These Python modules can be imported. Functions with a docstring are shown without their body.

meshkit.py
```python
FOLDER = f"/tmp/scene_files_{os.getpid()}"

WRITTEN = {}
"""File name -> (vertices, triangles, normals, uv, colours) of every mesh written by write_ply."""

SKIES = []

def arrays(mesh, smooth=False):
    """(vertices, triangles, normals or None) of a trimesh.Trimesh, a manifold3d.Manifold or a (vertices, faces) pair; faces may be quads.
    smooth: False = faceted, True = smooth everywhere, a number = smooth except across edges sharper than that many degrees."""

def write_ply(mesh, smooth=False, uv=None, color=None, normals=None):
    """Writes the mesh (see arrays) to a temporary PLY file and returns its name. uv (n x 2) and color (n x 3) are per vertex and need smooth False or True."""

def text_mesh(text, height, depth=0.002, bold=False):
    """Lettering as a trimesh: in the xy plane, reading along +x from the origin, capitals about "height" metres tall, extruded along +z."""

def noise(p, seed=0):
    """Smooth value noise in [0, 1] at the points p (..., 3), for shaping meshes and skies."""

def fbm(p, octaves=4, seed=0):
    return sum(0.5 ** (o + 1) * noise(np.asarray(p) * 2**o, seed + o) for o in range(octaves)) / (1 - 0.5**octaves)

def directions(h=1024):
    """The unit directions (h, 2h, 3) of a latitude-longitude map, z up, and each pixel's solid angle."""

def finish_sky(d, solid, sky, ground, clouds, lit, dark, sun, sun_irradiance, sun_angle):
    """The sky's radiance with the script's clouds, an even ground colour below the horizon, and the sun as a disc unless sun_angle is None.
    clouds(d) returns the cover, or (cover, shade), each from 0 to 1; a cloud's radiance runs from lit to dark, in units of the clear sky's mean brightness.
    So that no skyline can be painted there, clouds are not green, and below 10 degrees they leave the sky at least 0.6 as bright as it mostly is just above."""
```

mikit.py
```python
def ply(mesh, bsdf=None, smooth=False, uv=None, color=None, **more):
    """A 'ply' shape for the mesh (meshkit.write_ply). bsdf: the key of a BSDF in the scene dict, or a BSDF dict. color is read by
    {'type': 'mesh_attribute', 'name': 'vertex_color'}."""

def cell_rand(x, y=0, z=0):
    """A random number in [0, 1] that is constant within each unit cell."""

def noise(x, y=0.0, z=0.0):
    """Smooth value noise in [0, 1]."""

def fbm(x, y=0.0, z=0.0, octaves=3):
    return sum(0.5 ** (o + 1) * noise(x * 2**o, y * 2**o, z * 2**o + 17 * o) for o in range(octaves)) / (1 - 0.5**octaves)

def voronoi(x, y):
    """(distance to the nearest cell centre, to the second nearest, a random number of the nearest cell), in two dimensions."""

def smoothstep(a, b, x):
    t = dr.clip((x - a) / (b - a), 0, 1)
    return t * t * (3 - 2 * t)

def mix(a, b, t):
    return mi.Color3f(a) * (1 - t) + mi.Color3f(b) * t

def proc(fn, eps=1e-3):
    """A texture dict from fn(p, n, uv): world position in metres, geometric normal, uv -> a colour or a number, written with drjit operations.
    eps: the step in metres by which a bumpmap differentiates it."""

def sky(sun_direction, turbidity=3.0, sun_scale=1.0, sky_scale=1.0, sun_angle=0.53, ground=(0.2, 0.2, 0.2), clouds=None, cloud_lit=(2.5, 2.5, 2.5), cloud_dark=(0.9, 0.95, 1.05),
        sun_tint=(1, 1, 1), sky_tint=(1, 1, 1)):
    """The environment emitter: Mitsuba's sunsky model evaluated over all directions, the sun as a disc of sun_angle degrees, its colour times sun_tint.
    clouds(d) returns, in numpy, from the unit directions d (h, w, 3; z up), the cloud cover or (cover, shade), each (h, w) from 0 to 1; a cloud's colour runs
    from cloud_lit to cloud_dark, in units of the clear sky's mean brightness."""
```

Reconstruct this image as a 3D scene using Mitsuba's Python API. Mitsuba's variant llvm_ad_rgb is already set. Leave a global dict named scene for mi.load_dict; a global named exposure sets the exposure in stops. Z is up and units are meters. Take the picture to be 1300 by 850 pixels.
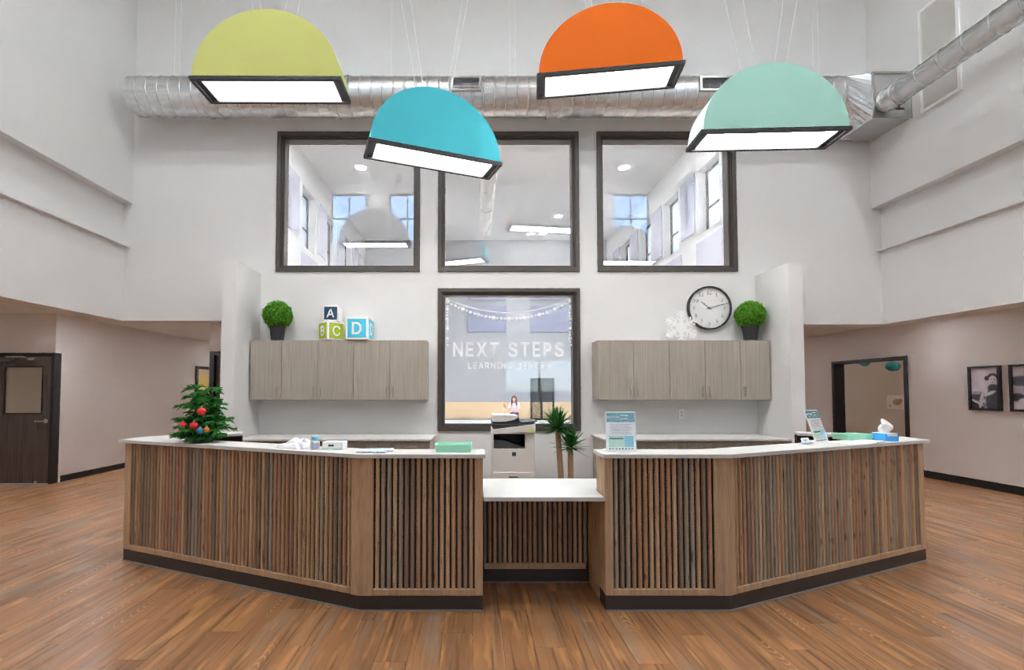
import math, random
import numpy as np, trimesh, manifold3d as m3
import drjit as dr, mitsuba as mi
import mikit, meshkit
from mikit import noise, fbm, cell_rand, smoothstep, mix, proc
from shapely.geometry import Polygon, LineString, Point, box as sbox
from shapely.ops import unary_union
T = mi.ScalarTransform4f
random.seed(7); rng = np.random.default_rng(7)
scene, labels = {}, {}
C = trimesh.util.concatenate

# ---------------------------------------------------------------- camera, sky, exposure
PITCH = math.radians(2.0)
EYE = [0.0, 0.0, 1.48]
scene['camera'] = {'type': 'perspective', 'fov': 2 * math.degrees(math.atan(650 / 590)), 'fov_axis': 'x', 'near_clip': 0.05,
    'principal_point_offset_x': 50 / 1300, 'principal_point_offset_y': -50.9 / 850,
    'to_world': T().look_at(origin=EYE, target=[0, math.cos(PITCH), 1.48 + math.sin(PITCH)], up=[0, 0, 1])}
scene['sky'] = mikit.sky([0.55, 0.6, 0.6], turbidity=3.0, sun_scale=0.0, sky_scale=6.0, ground=(0.3, 0.3, 0.28))
exposure = 0.92
LAMP, DOWN, HALL, GYM, ROOM = 13.5, 92.0, 165.0, 330.0, 45.0      # radiances of the pendant diffusers, lobby / corridor / hall-beyond downlights


# ---------------------------------------------------------------- helpers
def lin(r, g, b):
    f = lambda c: (c / 255 / 12.92) if c / 255 < 0.04045 else ((c / 255 + 0.055) / 1.055) ** 2.4
    return [f(r), f(g), f(b)]


def rgb(c): return {'type': 'rgb', 'value': [float(x) for x in c]}
def mat(name, d): scene[name] = {'type': 'twosided', 'bsdf': d}; return name
def diff(name, *c): return mat(name, {'type': 'diffuse', 'reflectance': rgb(lin(*c))})
def prin(name, c, rough=0.5, **k):
    return mat(name, {'type': 'principled', 'base_color': c if isinstance(c, dict) else rgb(lin(*c)), 'roughness': rough, **k})


def key_of(name, parent=None):
    base = f'{parent}__{name}' if parent else name
    k, n = base, 0
    while k in scene or k in labels:
        n += 1; k = f'{base}_{n:03d}'
    return k


def tag(k, label=None, cat=None, group=None, kind=None):
    d = {}
    if label: d['label'] = label
    if cat: d['category'] = cat
    if group: d['group'] = group
    if kind: d['kind'] = kind
    labels[k] = d
    return k


def thing(name, label, cat, group=None, kind=None):
    return tag(key_of(name), label, cat, group, kind)


def put(name, mesh, bsdf, parent=None, smooth=False, M=None, **more):
    """one entry; mesh may be a ready ply dict"""
    k = key_of(name, parent)
    d = dict(mesh) if isinstance(mesh, dict) else mikit.ply(mesh, bsdf, smooth=smooth)
    if M is not None: d['to_world'] = M
    d.update(more)
    scene[k] = d
    return k


def solo(name, mesh, bsdf, label, cat, group=None, kind=None, smooth=False, M=None, **more):
    k = put(name, mesh, bsdf, None, smooth, M, **more)
    return tag(k, label, cat, group, kind)


def bx(x0, x1, y0, y1, z0, z1, b=0.0):
    x0, x1 = min(x0, x1), max(x0, x1); y0, y1 = min(y0, y1), max(y0, y1); z0, z1 = min(z0, z1), max(z0, z1)
    if b <= 0:
        m = trimesh.creation.box([x1 - x0, y1 - y0, z1 - z0])
    else:
        b = min(b, (x1 - x0) / 2.01, (y1 - y0) / 2.01, (z1 - z0) / 2.01)
        hx, hy, hz = (x1 - x0) / 2, (y1 - y0) / 2, (z1 - z0) / 2
        pts = [[sx * (hx - (a != 0) * b), sy * (hy - (a != 1) * b), sz * (hz - (a != 2) * b)] for sx in (-1, 1) for sy in (-1, 1) for sz in (-1, 1) for a in range(3)]
        m = trimesh.convex.convex_hull(np.array(pts))
    m.apply_translation([(x0 + x1) / 2, (y0 + y1) / 2, (z0 + z1) / 2])
    return m


def prism(poly, z0, z1):
    polys = [poly] if poly.geom_type == 'Polygon' else list(poly.geoms)
    m = C([trimesh.creation.extrude_polygon(q, z1 - z0, engine='earcut') for q in polys])
    m.apply_translation([0, 0, z0])
    return m


def wallXZ(poly, y0, y1):
    """polygon in (x, z), extruded along y"""
    m = prism(poly, 0, y1 - y0)
    m.apply_transform([[1, 0, 0, 0], [0, 0, -1, y1], [0, 1, 0, 0], [0, 0, 0, 1]])
    return m


def wallYZ(poly, x0, x1):
    """polygon in (y, z), extruded along x"""
    m = prism(poly, 0, x1 - x0)
    m.apply_transform([[0, 0, 1, x0], [1, 0, 0, 0], [0, 1, 0, 0], [0, 0, 0, 1]])
    return m


def align(a, b):
    a, b = np.array(a, float), np.array(b, float)
    L = np.linalg.norm(b - a)
    M = trimesh.geometry.align_vectors([0, 0, 1], (b - a) / L)
    M[:3, 3] = a
    return M, L


def rod(a, b, r, n=10, r2=None):
    M, L = align(a, b)
    t = np.arange(n) * 2 * np.pi / n
    r2 = r if r2 is None else r2
    v = np.vstack([np.c_[r * np.cos(t), r * np.sin(t), 0 * t], np.c_[r2 * np.cos(t), r2 * np.sin(t), 0 * t + L]])
    m = trimesh.convex.convex_hull(v)
    m.apply_transform(M)
    return m


def tube(pts, rad, n=8):
    p = np.array(pts, float)
    rad = np.broadcast_to(rad, (len(p),)).astype(float)
    tan = np.gradient(p, axis=0); tan /= np.linalg.norm(tan, axis=1, keepdims=True)
    ref = np.array([0, 0, 1.0]) if abs(tan[0, 2]) < 0.9 else np.array([1.0, 0, 0])
    V = []
    for i in range(len(p)):
        a = np.cross(tan[i], ref); a /= np.linalg.norm(a); b = np.cross(tan[i], a)
        t = np.arange(n) * 2 * np.pi / n
        V.append(p[i] + rad[i] * (np.cos(t)[:, None] * a + np.sin(t)[:, None] * b))
    V = np.vstack(V + [p[:1], p[-1:]])
    F = []
    for i in range(len(p) - 1):
        for j in range(n):
            q = [i * n + j, i * n + (j + 1) % n, (i + 1) * n + (j + 1) % n, (i + 1) * n + j]
            F += [[q[0], q[2], q[1]], [q[0], q[3], q[2]]]
    e = len(p) * n
    for j in range(n):
        F += [[e, j, (j + 1) % n], [e + 1, (len(p) - 1) * n + (j + 1) % n, (len(p) - 1) * n + j]]
    m = trimesh.Trimesh(V, F, process=False); m.fix_normals()
    return m


def lathe(profile, n=32):
    return trimesh.creation.revolve(np.array(profile, float), sections=n)


def ball(c, r, sub=3, s=(1, 1, 1)):
    m = trimesh.creation.icosphere(subdivisions=sub, radius=r)
    m.apply_scale(s); m.apply_translation(c)
    return m


def moved(m, x=0, y=0, z=0, rz=0, rx=0, ry=0):
    m = m.copy()
    if rx: m.apply_transform(trimesh.transformations.rotation_matrix(math.radians(rx), [1, 0, 0]))
    if ry: m.apply_transform(trimesh.transformations.rotation_matrix(math.radians(ry), [0, 1, 0]))
    if rz: m.apply_transform(trimesh.transformations.rotation_matrix(math.radians(rz), [0, 0, 1]))
    m.apply_translation([x, y, z])
    return m


def upright(m):
    """from the xy plane (reading along +x) to a face that looks towards -y"""
    m = m.copy()
    m.apply_transform([[1, 0, 0, 0], [0, 0, -1, 0], [0, 1, 0, 0], [0, 0, 0, 1]])
    return m


def text(s, h, cx, y, z, bold=True, depth=0.003, gap=None):
    """a word as upright letters centred on cx; returns the list of letters"""
    out, x = [], 0.0
    for ch in s:
        if ch == ' ':
            x += h * 0.55; continue
        m = meshkit.text_mesh(ch, h, depth, bold)
        m.apply_translation([x - m.bounds[0][0], 0, 0])
        x = m.bounds[1][0] + (gap if gap is not None else h * 0.22)
        out.append(m)
    w = out[-1].bounds[1][0]
    for m in out:
        m.apply_translation([-w / 2, 0, 0])
    return [moved(upright(m), cx, y, z) for m in out], w


# ---------------------------------------------------------------- materials
diff('wall_paint', 219, 218, 217)
diff('hall_paint', 214, 206, 200)
diff('ceiling_paint', 226, 226, 222)
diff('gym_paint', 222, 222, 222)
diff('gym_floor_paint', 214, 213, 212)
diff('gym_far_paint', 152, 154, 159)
prin('dark_base', (46, 38, 34), 0.45)
prin('toe_metal', (120, 116, 112), 0.35)
prin('black_frame', (24, 22, 21), 0.45, specular=0.3)
prin('bronze_frame', (74, 69, 65), 0.42, metallic=0.2)
prin('black_plastic', (34, 34, 36), 0.45)
prin('grey_plastic', (70, 70, 72), 0.5)
prin('copier_white', (212, 209, 203), 0.5)
prin('white_quartz', (188, 187, 183), 0.3)
prin('white_matte', (238, 238, 238), 0.6)
prin('paper', (240, 240, 240), 0.8)
prin('steel', (190, 188, 184), 0.3, metallic=1.0)
mat('galvanised', {'type': 'roughconductor', 'material': 'none', 'alpha': 0.17, 'specular_reflectance': rgb([0.74, 0.745, 0.75])})
mat('galvanised_dull', {'type': 'roughconductor', 'material': 'none', 'alpha': 0.28, 'specular_reflectance': rgb([0.70, 0.705, 0.71])})
prin('red_gloss', (205, 32, 36), 0.15, clearcoat=0.6)
prin('blue_gloss', (40, 120, 165), 0.2)
prin('orange_gloss', (200, 110, 30), 0.2)
prin('pot_black', (38, 38, 42), 0.6)
prin('lavender_panel', (188, 187, 202), 0.9)
prin('blue_panel', (124, 128, 148), 0.9)
prin('plywood', (196, 170, 136), 0.6)
prin('mint_plastic', (158, 220, 192), 0.5)
prin('teal_print', (94, 150, 162), 0.5)
prin('mint_print', (190, 224, 208), 0.5)
prin('blue_print', (130, 196, 218), 0.5)
prin('grey_print', (176, 178, 196), 0.6)
prin('ink', (60, 66, 80), 0.6)
prin('lime_print', (166, 190, 38), 0.5)
prin('navy_print', (28, 66, 88), 0.5)
prin('cyan_print', (72, 200, 228), 0.5)
prin('tissue_blue', (70, 165, 235), 0.5)
prin('glass_grey', (150, 140, 124), 0.12)
prin('bark', (164, 136, 108), 0.8)
prin('sticker', (205, 205, 130), 0.6)
scene['pane_glass'] = {'type': 'thindielectric', 'int_ior': 1.5}
scene['coated_glass'] = {'type': 'thindielectric', 'int_ior': 2.7}
scene['clear_glass'] = {'type': 'thindielectric', 'int_ior': 1.5}
scene['acrylic'] = {'type': 'thindielectric', 'int_ior': 1.3}


def leafy(name, c, t):
    scene[name] = {'type': 'principledthin', 'base_color': rgb(lin(*c)), 'roughness': 0.5, 'diff_trans': t, 'spec_trans': 0.0}


leafy('boxwood', (92, 150, 50), 0.5)
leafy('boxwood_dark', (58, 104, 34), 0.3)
leafy('yucca_leaf', (58, 112, 52), 0.4)
leafy('yucca_leaf_dark', (44, 88, 46), 0.3)
leafy('pine_leaf', (52, 112, 50), 0.4)

PW, PL = 0.18, 1.22


def plank_colour(p, n, uv):
    row = dr.floor(p.x / PW)
    off = row * 0.377
    off = (off - dr.floor(off)) * PL
    idx = dr.floor((p.y + off) / PL)
    r1, r2, r3 = cell_rand(row, idx, 1), cell_rand(row, idx, 2), cell_rand(row, idx, 3)
    u = p.x - row * PW - 0.5 * PW
    v = p.y + off - idx * PL
    grain = fbm(p.x * 70 + 31 * r1, p.y * 2.2 + 9 * r2, r3 * 40, octaves=3)
    broad = fbm(p.x * 14 + 17 * r2, p.y * 1.3, r1 * 30, octaves=2)
    c = mix(lin(98, 66, 45), lin(160, 113, 74), dr.clip(0.15 + 0.85 * broad + 0.25 * (r1 - 0.5), 0, 1))
    c = mix(c, lin(74, 50, 36), 0.62 * smoothstep(0.50, 0.78, grain))
    c = mix(c, lin(196, 140, 84), 0.45 * smoothstep(0.55, 0.8, fbm(p.x * 22 + 5 * r3, p.y * 3.0, r2 * 60, octaves=3)))
    c = mix(c, lin(132, 116, 100), 0.55 * smoothstep(0.56, 0.78, fbm(p.x * 11 + 3 * r1, p.y * 1.7, 70 + r3 * 30, octaves=2)))
    c = mix(c, lin(150, 122, 100), 0.5 * smoothstep(0.62, 0.85, fbm(p.x * 40, p.y * 1.1, r2 * 20, octaves=2)))
    knot = (v - (0.3 + 0.6 * r2))
    arcs = dr.sin((knot * 46 + u * u * 2600 * dr.select(r3 > 0.5, 1, -1) + 3 * noise(p.x * 20, p.y * 6)) * 2.2)
    m = smoothstep(0.5, 0.95, arcs) * smoothstep(0.26, 0.1, dr.abs(knot)) * smoothstep(0.045, 0.01, dr.abs(u)) * smoothstep(0.55, 0.75, r1)
    c = mix(c, lin(176, 136, 100), 0.7 * m)
    return c


prin('plank_wood', proc(plank_colour), 0.42, specular=0.4)


TONES = [(158, 129, 98), (146, 116, 86), (126, 105, 84), (148, 112, 86), (136, 124, 108), (112, 96, 80), (168, 140, 110)]


def slat_tone(i):
    base = lin(*TONES[i])

    def f(p, n, uv):
        s = p.x * 0.93 + p.y * 0.37
        c = mi.Color3f(base) * (0.80 + 0.75 * fbm(s * 120 + 7 * i, p.z * 5, 2.2, octaves=3))
        c = mix(c, lin(148, 104, 78), 0.25 * smoothstep(0.58, 0.8, noise(s * 50, p.z * 2.3, 8.0 + i)))
        d = smoothstep(0.60, 0.80, fbm(s * 70, p.z * 9, 5.5 + i, octaves=3))
        return mix(c, lin(58, 50, 44), 0.75 * d)
    return f


for i in range(len(TONES)): prin(f'slat_wood_{i}', proc(slat_tone(i)), 0.55)


def stile_colour(p, n, uv):
    s = p.x * 0.93 + p.y * 0.37
    c = mix(lin(146, 118, 93), lin(184, 150, 116), fbm(s * 50, p.z * 3 + s * 4, 1.1, octaves=3))
    return c * (0.86 + 0.28 * noise(s * 300, p.z * 14, 4.0))


prin('stile_wood', proc(stile_colour), 0.5)
prin('slat_backing', (40, 32, 27), 0.8)


def laminate_colour(p, n, uv):
    g = 0.6 * noise(p.x * 330, p.z * 5, p.y * 330) + 0.4 * noise(p.x * 120, p.z * 2.5, p.y * 120)
    return mix(lin(142, 133, 122), lin(174, 166, 155), g)


prin('laminate', proc(laminate_colour), 0.5)


def dark_door_colour(p, n, uv):
    g = noise(p.x * 190, p.z * 2.5, p.y * 190)
    return mix(lin(42, 33, 28), lin(74, 60, 52), g)


prin('dark_oak', proc(dark_door_colour), 0.45)

# ---------------------------------------------------------------- the setting
Y0, YB, ZC = -0.9, 6.2, 7.7           # rear wall, back wall, lobby ceiling
S = dict(cat='wall', kind='structure')


def window_hole(x0, x1, z0, z1): return sbox(x0, z0, x1, z1)


UP = [(-2.645, -0.71), (-0.466, 1.436), (1.681, 3.56)]
UZ, LZ = (3.088, 4.998), (0.955, 2.86)
wall = Polygon([(-6.0, 2.85), (-4.98, 2.85), (-4.98, 2.424), (-3.015, 2.424), (-3.015, 0), (3.97, 0), (3.97, 2.377), (5.8, 2.377), (5.8, 2.85), (7.4, 2.85), (7.4, 9.4), (-6.0, 9.4)])
for a, b in UP: wall = wall.difference(sbox(a + 0.03, UZ[0] + 0.03, b - 0.03, UZ[1] - 0.03))
wall = wall.difference(sbox(-0.436, LZ[0] + 0.03, 1.405, LZ[1] - 0.03))
solo('wall_back', wallXZ(wall, YB, YB + 0.2), 'wall_paint', 'tall off-white back wall behind the reception desk, pierced by four dark-framed windows', **S)
solo('wall_niche_left', bx(-3.015, -2.85, 5.55, YB, 0, 3.06), 'wall_paint', 'short white wing wall at the left end of the wall cabinets, near the little tree', **S)
solo('wall_niche_right', bx(3.80, 3.97, 5.55, YB, 0, 3.03), 'wall_paint', 'short white wing wall at the right end of the wall cabinets, near the clock', **S)
wl = Polygon([(-4.60, ZC), (-4.60, 4.015), (-4.725, 4.015), (-4.725, 3.43), (-4.68, 3.43), (-4.68, 2.42), (-4.98, 2.42), (-4.98, ZC)])
CL = [(0.3, 1.5), (2.4, 3.6)]
def cut(m, x0, x1):
    for a, b in CL: m = trimesh.boolean.difference([m, bx(x0, x1, a, b, 5.55, 6.95)], engine='manifold')
    return m
solo('wall_left', cut(wallXZ(wl, Y0, YB), -5.2, -4.4), 'wall_paint', 'tall white left wall in stepped bands above the open hallway', **S)
solo('trim_1', bx(-4.725, -4.615, Y0, YB, 3.415, 3.44), 'wall_paint', 'thin white ledge running along the left wall below its wider step', 'trim', kind='structure')
wr = Polygon([(5.392, ZC), (5.392, 3.945), (5.52, 3.945), (5.52, 3.37), (5.50, 3.37), (5.50, 2.375), (5.80, 2.375), (5.80, ZC)])
solo('wall_right', cut(wallXZ(wr, Y0, YB), 5.2, 6.0), 'wall_paint', 'tall white right wall in stepped bands above the hallway with the pictures', **S)
solo('trim_2', bx(5.435, 5.52, Y0, YB, 3.355, 3.38), 'wall_paint', 'thin white ledge running along the right wall below its wider step', 'trim', kind='structure')
solo('ceiling', bx(-4.98, 5.8, Y0, YB, ZC, ZC + 0.1), 'ceiling_paint', 'flat white ceiling high above the lobby', 'ceiling', kind='structure')

# wall behind the camera with its small high windows and the glazed entrance (they show as reflections)
RW = [(-4.17, -3.13), (-2.45, -1.40), (4.15, 5.2)]
rear = sbox(-9.1, 0, 8.0, ZC)
for a, b in RW: rear = rear.difference(sbox(a, 5.85, b, 7.3))
rear = rear.difference(sbox(0.9, 0.02, 3.0, 2.45))
solo('wall_rear', wallXZ(rear, Y0 - 0.2, Y0), 'wall_paint', 'white entrance wall behind the viewer, seen reflected in the glass', **S)


def grid_frame(x0, x1, z0, z1, y, nx, nz, w=0.045, d=0.06):
    p = [bx(x0, x1, y, y + d, z0, z0 + w), bx(x0, x1, y, y + d, z1 - w, z1), bx(x0, x0 + w, y, y + d, z0 + w, z1 - w), bx(x1 - w, x1, y, y + d, z0 + w, z1 - w)]
    for i in range(1, nx): p.append(bx(x0 + (x1 - x0) * i / nx - w / 2, x0 + (x1 - x0) * i / nx + w / 2, y, y + d, z0 + w, z1 - w))
    for i in range(1, nz): p.append(bx(x0 + w, x1 - w, y, y + d, z0 + (z1 - z0) * i / nz - w / 2, z0 + (z1 - z0) * i / nz + w / 2))
    return C(p)


for i, (a, b) in enumerate(RW):
    w = thing(f'window_{i + 5}', 'small high barred window in the entrance wall, ' + ('leftmost', 'second from the left', 'rightmost')[i] + ' of three seen as reflections', 'window', kind='structure')
    put('frame', grid_frame(a, b, 5.85, 7.3, Y0 - 0.13, 2, 2, 0.03), 'black_frame', w)
    put('pane', bx(a, b, Y0 - 0.10, Y0 - 0.099, 5.85, 7.3), 'clear_glass', w)
d = thing('door_1', 'glazed entrance doors in the wall behind the viewer, faintly reflected in the lower window', 'door', kind='structure')
put('frame', grid_frame(0.9, 3.0, 0.02, 2.45, Y0 - 0.13, 2, 1, 0.07), 'black_frame', d)
put('pane', bx(0.9, 3.0, Y0 - 0.10, Y0 - 0.099, 0.02, 2.45), 'clear_glass', d)

n_ = 20
for sd, xa, xb in (('left', -4.95, -4.89), ('right', 5.69, 5.75)):
    for i, (a, b) in enumerate(CL):
        w = thing(f'window_{n_}', f'high window in the {sd} lobby wall above the view, ' + ('nearer to', 'farther from')[i] + ' the entrance', 'window', kind='structure'); n_ += 1
        put('frame', wallYZ(sbox(a, 5.55, b, 6.95).difference(sbox(a + 0.05, 5.6, b - 0.05, 6.9)).union(sbox(a + 0.02, 6.24, b - 0.02, 6.28)), xa, xb), 'black_frame', w)
        put('pane', bx((xa + xb) / 2, (xa + xb) / 2 + 0.001, a + 0.05, b - 0.05, 5.6, 6.9), 'clear_glass', w)

# hallways left and right
solo('ceiling_left', C([bx(-9.0, -4.98, Y0, 8.4, 2.74, 2.84), bx(-6.85, -4.75, 8.4, 13.0, 2.74, 2.84), bx(-4.98, -3.0, 6.4, 8.4, 2.74, 2.84)]), 'ceiling_paint', 'low ceiling over the left hallway', 'ceiling', kind='structure')
solo('ceiling_right', C([bx(5.8, 8.0, Y0, 12.6, 2.74, 2.84), bx(3.97, 5.8, 6.4, 12.6, 2.74, 2.84)]), 'ceiling_paint', 'low ceiling over the right hallway', 'ceiling', kind='structure')
solo('wall_hall_left', bx(-6.85, -6.75, 7.601, 13.0, 0, 2.74), 'hall_paint', 'pinkish beige hallway wall right of the dark door', **S)
solo('wall_door_left', wallXZ(Polygon([(-9, 0), (-7.74, 0), (-7.74, 2.07), (-6.75, 2.07), (-6.75, 2.74), (-9, 2.74)]), 7.50, 7.60), 'hall_paint', 'shaded beige wall above the dark door at the far left', **S)
solo('wall_end_left', bx(-6.75, -4.75, 12.9, 13.0, 0, 2.74), 'hall_paint', 'end wall of the left hallway', **S)
solo('wall_side_left', bx(-9.1, -9.0, Y0, 7.5, 0, 2.74), 'hall_paint', 'outer wall of the left hallway, out of view', **S)
hw = Polygon([(-4.765, 0), (-4.765, 2.74), (-3.0, 2.74), (-3.0, 0), (-3.75, 0), (-3.75, 2.17), (-4.70, 2.17), (-4.70, 0)])
solo('wall_hall_inner', C([wallXZ(hw, 8.4, 8.5), bx(-4.765, -4.665, 8.5, 12.9, 0, 2.74), bx(-3.0, -2.85, 6.4, 8.5, 0, 2.74)]), 'hall_paint', 'beige wall at the back of the left hallway with a dark doorway behind the little tree', **S)
dr_ = sbox(-0.9, 0, 12.6, 2.74).difference(sbox(8.37, 0, 10.05, 2.09))
solo('wall_hall_right', wallYZ(dr_, 7.82, 7.92), 'hall_paint', 'beige hallway wall on the right with a dark-framed opening and black picture frames', **S)
solo('wall_end_right', bx(3.97, 7.82, 12.5, 12.6, 0, 2.74), 'hall_paint', 'end wall of the right hallway', **S)
solo('wall_hall_right_inner', bx(3.97, 4.12, 6.4, 12.5, 0, 2.74), 'hall_paint', 'inner wall of the right hallway', **S)
solo('wall_side_room', C([bx(10.2, 10.3, 7.6, 13.6, 0, 2.74), bx(7.92, 10.3, 13.5, 13.6, 0, 2.74), bx(7.92, 10.3, 7.5, 7.6, 0, 2.74)]), 'hall_paint', 'plain tan wall of the room seen through the opening on the right', **S)
solo('ceiling_side_room', bx(7.92, 10.3, 7.5, 13.6, 2.74, 2.84), 'ceiling_paint', 'ceiling of the small room beyond the right opening', 'ceiling', kind='structure')


def baseboard(n, mesh, label): solo(n, mesh, 'black_frame', label, 'baseboard', kind='structure')


baseboard('baseboard_left', bx(-6.75, -6.735, 7.66, 12.9, 0, 0.10), 'black baseboard along the left hallway wall')
baseboard('baseboard_right', C([bx(7.805, 7.82, Y0, 8.33, 0, 0.12), bx(7.805, 7.82, 10.09, 12.5, 0, 0.12)]), 'black baseboard along the right hallway wall below the pictures')

# hall beyond the windows
GX0, GX1, GY, GZ = -5.6, 7.0, 24.0, 9.35
gl = sbox(6.4, 2.84, GY, GZ)
gr = sbox(6.4, 2.84, GY, GZ)
LW = [15.1, 17.6, 20.0, 22.4]
RWs = [13.0, 15.6, 18.0, 20.5]
for y in LW: gl = gl.difference(sbox(y, 6.3, y + 1.25, 8.3))
for y in RWs: gr = gr.difference(sbox(y, 6.3, y + 1.25, 8.3))
solo('wall_gym_left', C([wallYZ(gl, GX0 - 0.35, GX0), bx(GX0 - 0.35, GX0, 13.0, GY, 0, 2.84)]), 'gym_paint', 'white left wall of the hall beyond the upper windows, with tall narrow windows', **S)
solo('wall_gym_right', C([wallYZ(gr, GX1, GX1 + 0.35), bx(GX1, GX1 + 0.35, 13.0, GY, 0, 2.84)]), 'gym_paint', 'white right wall of the hall beyond the upper windows, with tall narrow windows', **S)
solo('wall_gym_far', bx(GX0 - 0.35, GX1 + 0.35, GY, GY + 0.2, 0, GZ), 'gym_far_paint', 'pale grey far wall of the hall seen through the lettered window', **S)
solo('ceiling_gym', bx(GX0 - 0.35, GX1 + 0.35, 6.4, GY, GZ, GZ + 0.1), 'gym_paint', 'white ceiling of the hall seen through the upper windows', 'ceiling', kind='structure')
solo('floor_gym', C([bx(-2.85, 3.97, 6.4, 8.5, -0.05, 0), bx(-4.66, 3.97, 8.5, 13.0, -0.05, 0), bx(GX0 - 0.35, GX1 + 0.35, 13.0, GY, -0.05, 0.0)]), 'gym_floor_paint', 'pale floor of the hall beyond the lettered window', 'floor', kind='structure')
solo('trim_3', bx(GX0, GX1, GY - 0.03, GY, 0.1, 0.93), 'plywood', 'tan plywood wainscot along the foot of the far hall wall', 'trim', kind='structure')
for i, y in enumerate(LW + RWs):
    left = i < 4
    x = GX0 if left else GX1
    o = -1 if left else 1
    w = thing(f'window_{i + 8}', 'tall narrow dark-framed window, number %s along the %s wall of the hall beyond the glass' % (('one', 'two', 'three', 'four')[i % 4], 'left' if left else 'right'), 'window', kind='structure')
    fr = [bx(x + o * 0.25, x + o * 0.31, a, b, c, e) for a, b, c, e in ((y, y + 0.07, 6.3, 8.3), (y + 1.18, y + 1.25, 6.3, 8.3), (y + 0.07, y + 1.18, 6.3, 6.37), (y + 0.07, y + 1.18, 8.23, 8.3), (y + 0.07, y + 1.18, 7.1, 7.14))]
    put('frame', C(fr), 'black_frame', w)
    put('pane', bx(x + o * 0.279, x + o * 0.281, y + 0.07, y + 1.18, 6.37, 8.23), 'clear_glass', w)
grp = 'acoustic panels on the hall walls'
ORD = ('nearest', 'second', 'third', 'fourth')
for i, y in enumerate((13.75, 16.55, 19.0, 21.45)):
    solo('acoustic_panel', bx(GX0 + 0.004, GX0 + 0.06, y, y + 0.95, 6.45, 8.35, 0.01), 'lavender_panel', f'tall lavender grey acoustic panel, {ORD[i]} between the windows of the left hall wall', 'wall panel', grp)
for i, y in enumerate((14.4, 16.95, 19.4, 21.9)):
    solo('acoustic_panel', bx(GX1 - 0.06, GX1 - 0.004, y, y + 0.95, 6.45, 8.35, 0.01), 'lavender_panel', f'tall lavender grey acoustic panel, {ORD[i]} between the windows of the right hall wall', 'wall panel', grp)
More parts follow.
